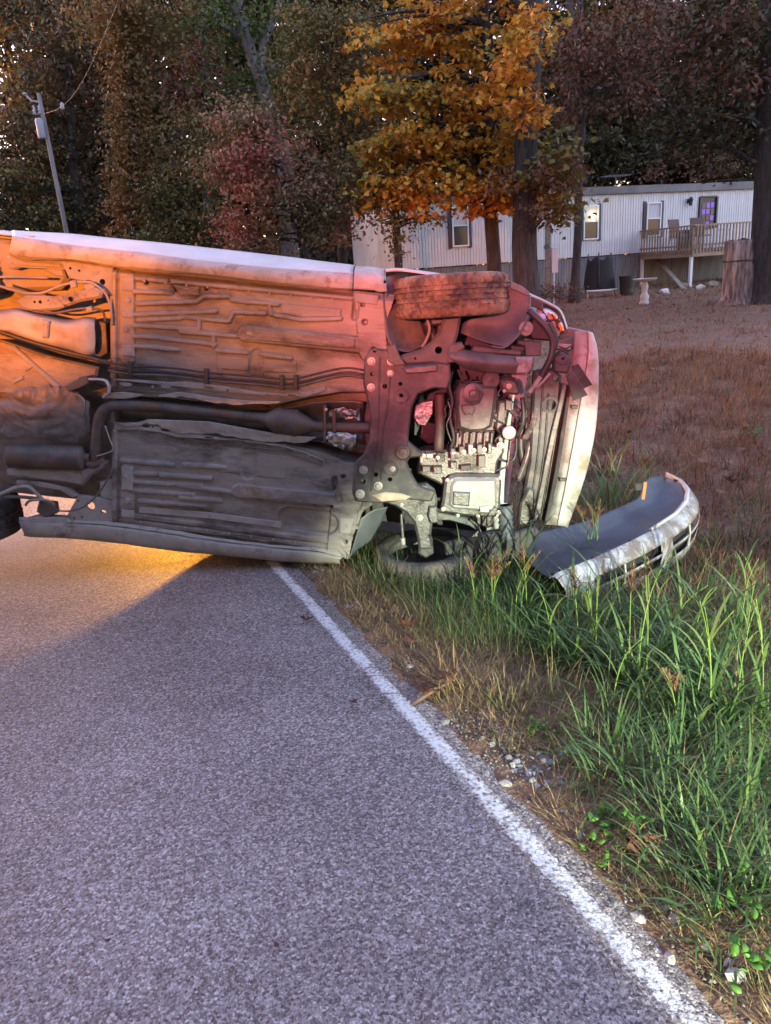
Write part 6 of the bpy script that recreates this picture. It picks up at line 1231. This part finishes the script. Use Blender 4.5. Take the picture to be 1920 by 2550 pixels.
for q in ([(1388,880,.06),(1400,872,.07),(1416,882,.06)], [(1392,862,.05),(1408,868,.05),(1424,860,.04)], [(1384,900,.06),(1404,908,.08),(1422,896,.06)]): tube('wire', q, .004, HOSE)
plate('carrier_corner', [(1382,848),(1428,838),(1428,866),(1392,872)], .0, .05, STEEL, bev=.006); plate('carrier_bar', [(1388,856),(1424,858),(1420,872),(1386,868)], .03, .03, UNDERP, bev=.004)
# lower arch and torn splash plastic by the ground
loft('wheel_liner', [[(900,1290,.0),(930,1270,-.02),(965,1262,-.05)],[(885,1340,.0),(910,1310,-.04),(950,1300,-.12)],[(870,1390,.0),(890,1370,-.06),(920,1350,-.14)]], LINER, sub=5)
plate('splash_plastic', [(1192,1330),(1230,1322),(1280,1326),(1330,1310),(1345,1325),(1320,1365),(1270,1400),(1215,1400),(1185,1370)], .06, .03, PLA, bev=.01)
plate('splash_plastic', [(1105,1352),(1150,1340),(1185,1368),(1190,1400),(1160,1420),(1110,1400)], .02, .03, PLA, bev=.01)

# ================================================================== BUMPER COVER torn off in the ditch
bz = -.02
rim = [(1376,1440),(1386,1432),(1404,1424),(1470,1398),(1545,1364),(1620,1326),(1682,1286),(1708,1256),(1712,1228),(1694,1202),(1660,1184)]
def BP(px, py, z): return at_z(px, py, z)
rz = [.02,.0,-.005,-.005,.0,.0,.005,.02,.03,.05,.06]
R0 = [BP(x, y, z) for (x, y), z in zip(rim, rz)]
bc = empty('bumper_cover', (R0[4].x, R0[4].y, -.30)); tag(bc, 'torn-off white front bumper cover lying in the ditch grass', 'bumper'); bo_ = Vector((R0[4].x, R0[4].y, -.30))
def outn(i):
    t_ = (R0[min(i+1, len(R0)-1)]-R0[max(i-1, 0)]); t_.z = 0; t_.normalize(); return Vector((t_.y, -t_.x, 0))
prof_b = [(-.015, .0), (.0, .012), (.03, .0), (.06, -.045), (.072, -.062), (.08, -.118), (.079, -.138), (.072, -.20), (.06, -.26), (.01, -.34)]
G = []
for i, p in enumerate(R0):
    nn = outn(i); G.append([p+nn*o_+Vector((0, 0, z_)) - bo_ for (o_, z_) in prof_b])
Gs = [catmull(c, 1) for c in G]
cols = [catmull([G[i][j] for i in range(len(G))], 5) for j in range(len(prof_b))]; ncol = len(cols[0])
V = [p for c in cols for p in c]; F = []
for j in range(len(cols)-1):
    for i in range(ncol-1):
        slot = j in (4, 6) and 14 <= i <= 37 and not (i in (25, 26)) and not (j == 6 and i < 17)
        if not slot: F.append((j*ncol+i, j*ncol+i+1, (j+1)*ncol+i+1, (j+1)*ncol+i))
bshell = mobj('shell', V, F, mat('scraped_white_bumper', (0.25, 0.25, 0.26), (0.38, 0.38, 0.39), scale=6, rough=.5, c3=(0.13, 0.10, 0.08), s3=9, th3=.48), bc, True, True); md = bshell.modifiers.new('t', 'SOLIDIFY'); md.thickness = .004
autosmooth(bshell, 50)
# dark grille backing behind the slots
gb = [[cols[j][i]-Vector((outn(min(len(R0)-1, i//5)).x, outn(min(len(R0)-1, i//5)).y, 0))*.035 for i in range(12, 40)] for j in (3, 5, 8)]
V = [p for r_ in gb for p in r_]; F = [(j*28+i, j*28+i+1, (j+1)*28+i+1, (j+1)*28+i) for j in range(2) for i in range(27)]; mobj('grille_backing', V, F, PLA, bc, True)
for k in (19, 31):
    b = MB(); b.tube([cols[4][k]-Vector((0, 0, .0)), cols[5][k], cols[7][k]], .006, 6); b.build('grille_bar', WHITE, bc)
# black undertray: sheet spanning from the rim back under the car nose
bk = [(1292,1362),(1296,1348),(1300,1336),(1320,1326),(1370,1318),(1450,1300),(1530,1268),(1588,1240),(1600,1206),(1620,1190),(1650,1184)]
bkz = [-.02,.0,.0,.0,.0,.0,.0,.02,.04,.05,.06]
Bk = [BP(x, y, z)-bo_ for (x, y), z in zip(bk, bkz)]; Rm = [G[i][0] for i in range(len(G))]
rows = [Rm, [a_.lerp(b_2, .35)-Vector((0, 0, .03)) for a_, b_2 in zip(Rm, Bk)], [a_.lerp(b_2, .7)-Vector((0, 0, .025)) for a_, b_2 in zip(Rm, Bk)], Bk]
UT = mat('blue_grey_undertray', (0.035, 0.038, 0.05), (0.06, 0.064, 0.08), scale=4, rough=.45, c3=(0.06, 0.06, 0.07), s3=6, th3=.62)
ut = loft('undertray', rows, UT, bc, sub=5, noise_=.006, ns=9)
for k in range(4, 50, 6):
    b = MB(); b.box(cols[0][k]+Vector((0, 0, .006)), (.03, .018, .014), Matrix.Rotation(k*.05, 3, 'Z'), bev=.003); b.build('rim_clip', PLA, bc)
# ragged white remnant along the far rim and orange side reflector
b = MB(); b.tube([G[i][1]+Vector((0, 0, .006)) for i in range(5, 11)], [.01, .012, .016, .016, .012, .008], 6); b.build('rim_edge', WHITE, bc, True)
p = BP(1604, 1222, .10)-bo_; b = MB(); b.box(p, (.022, .012, .12), Matrix.Rotation(.1, 3, 'Y'), bev=.003); b.build('side_reflector', mat('orange_reflector', (0.55, 0.20, 0.08), rough=.3), bc)
b = MB(); b.box(p+Vector((-.03, .03, .02)), (.05, .03, .05), bev=.006); b.build('reflector_clip', PLA, bc)
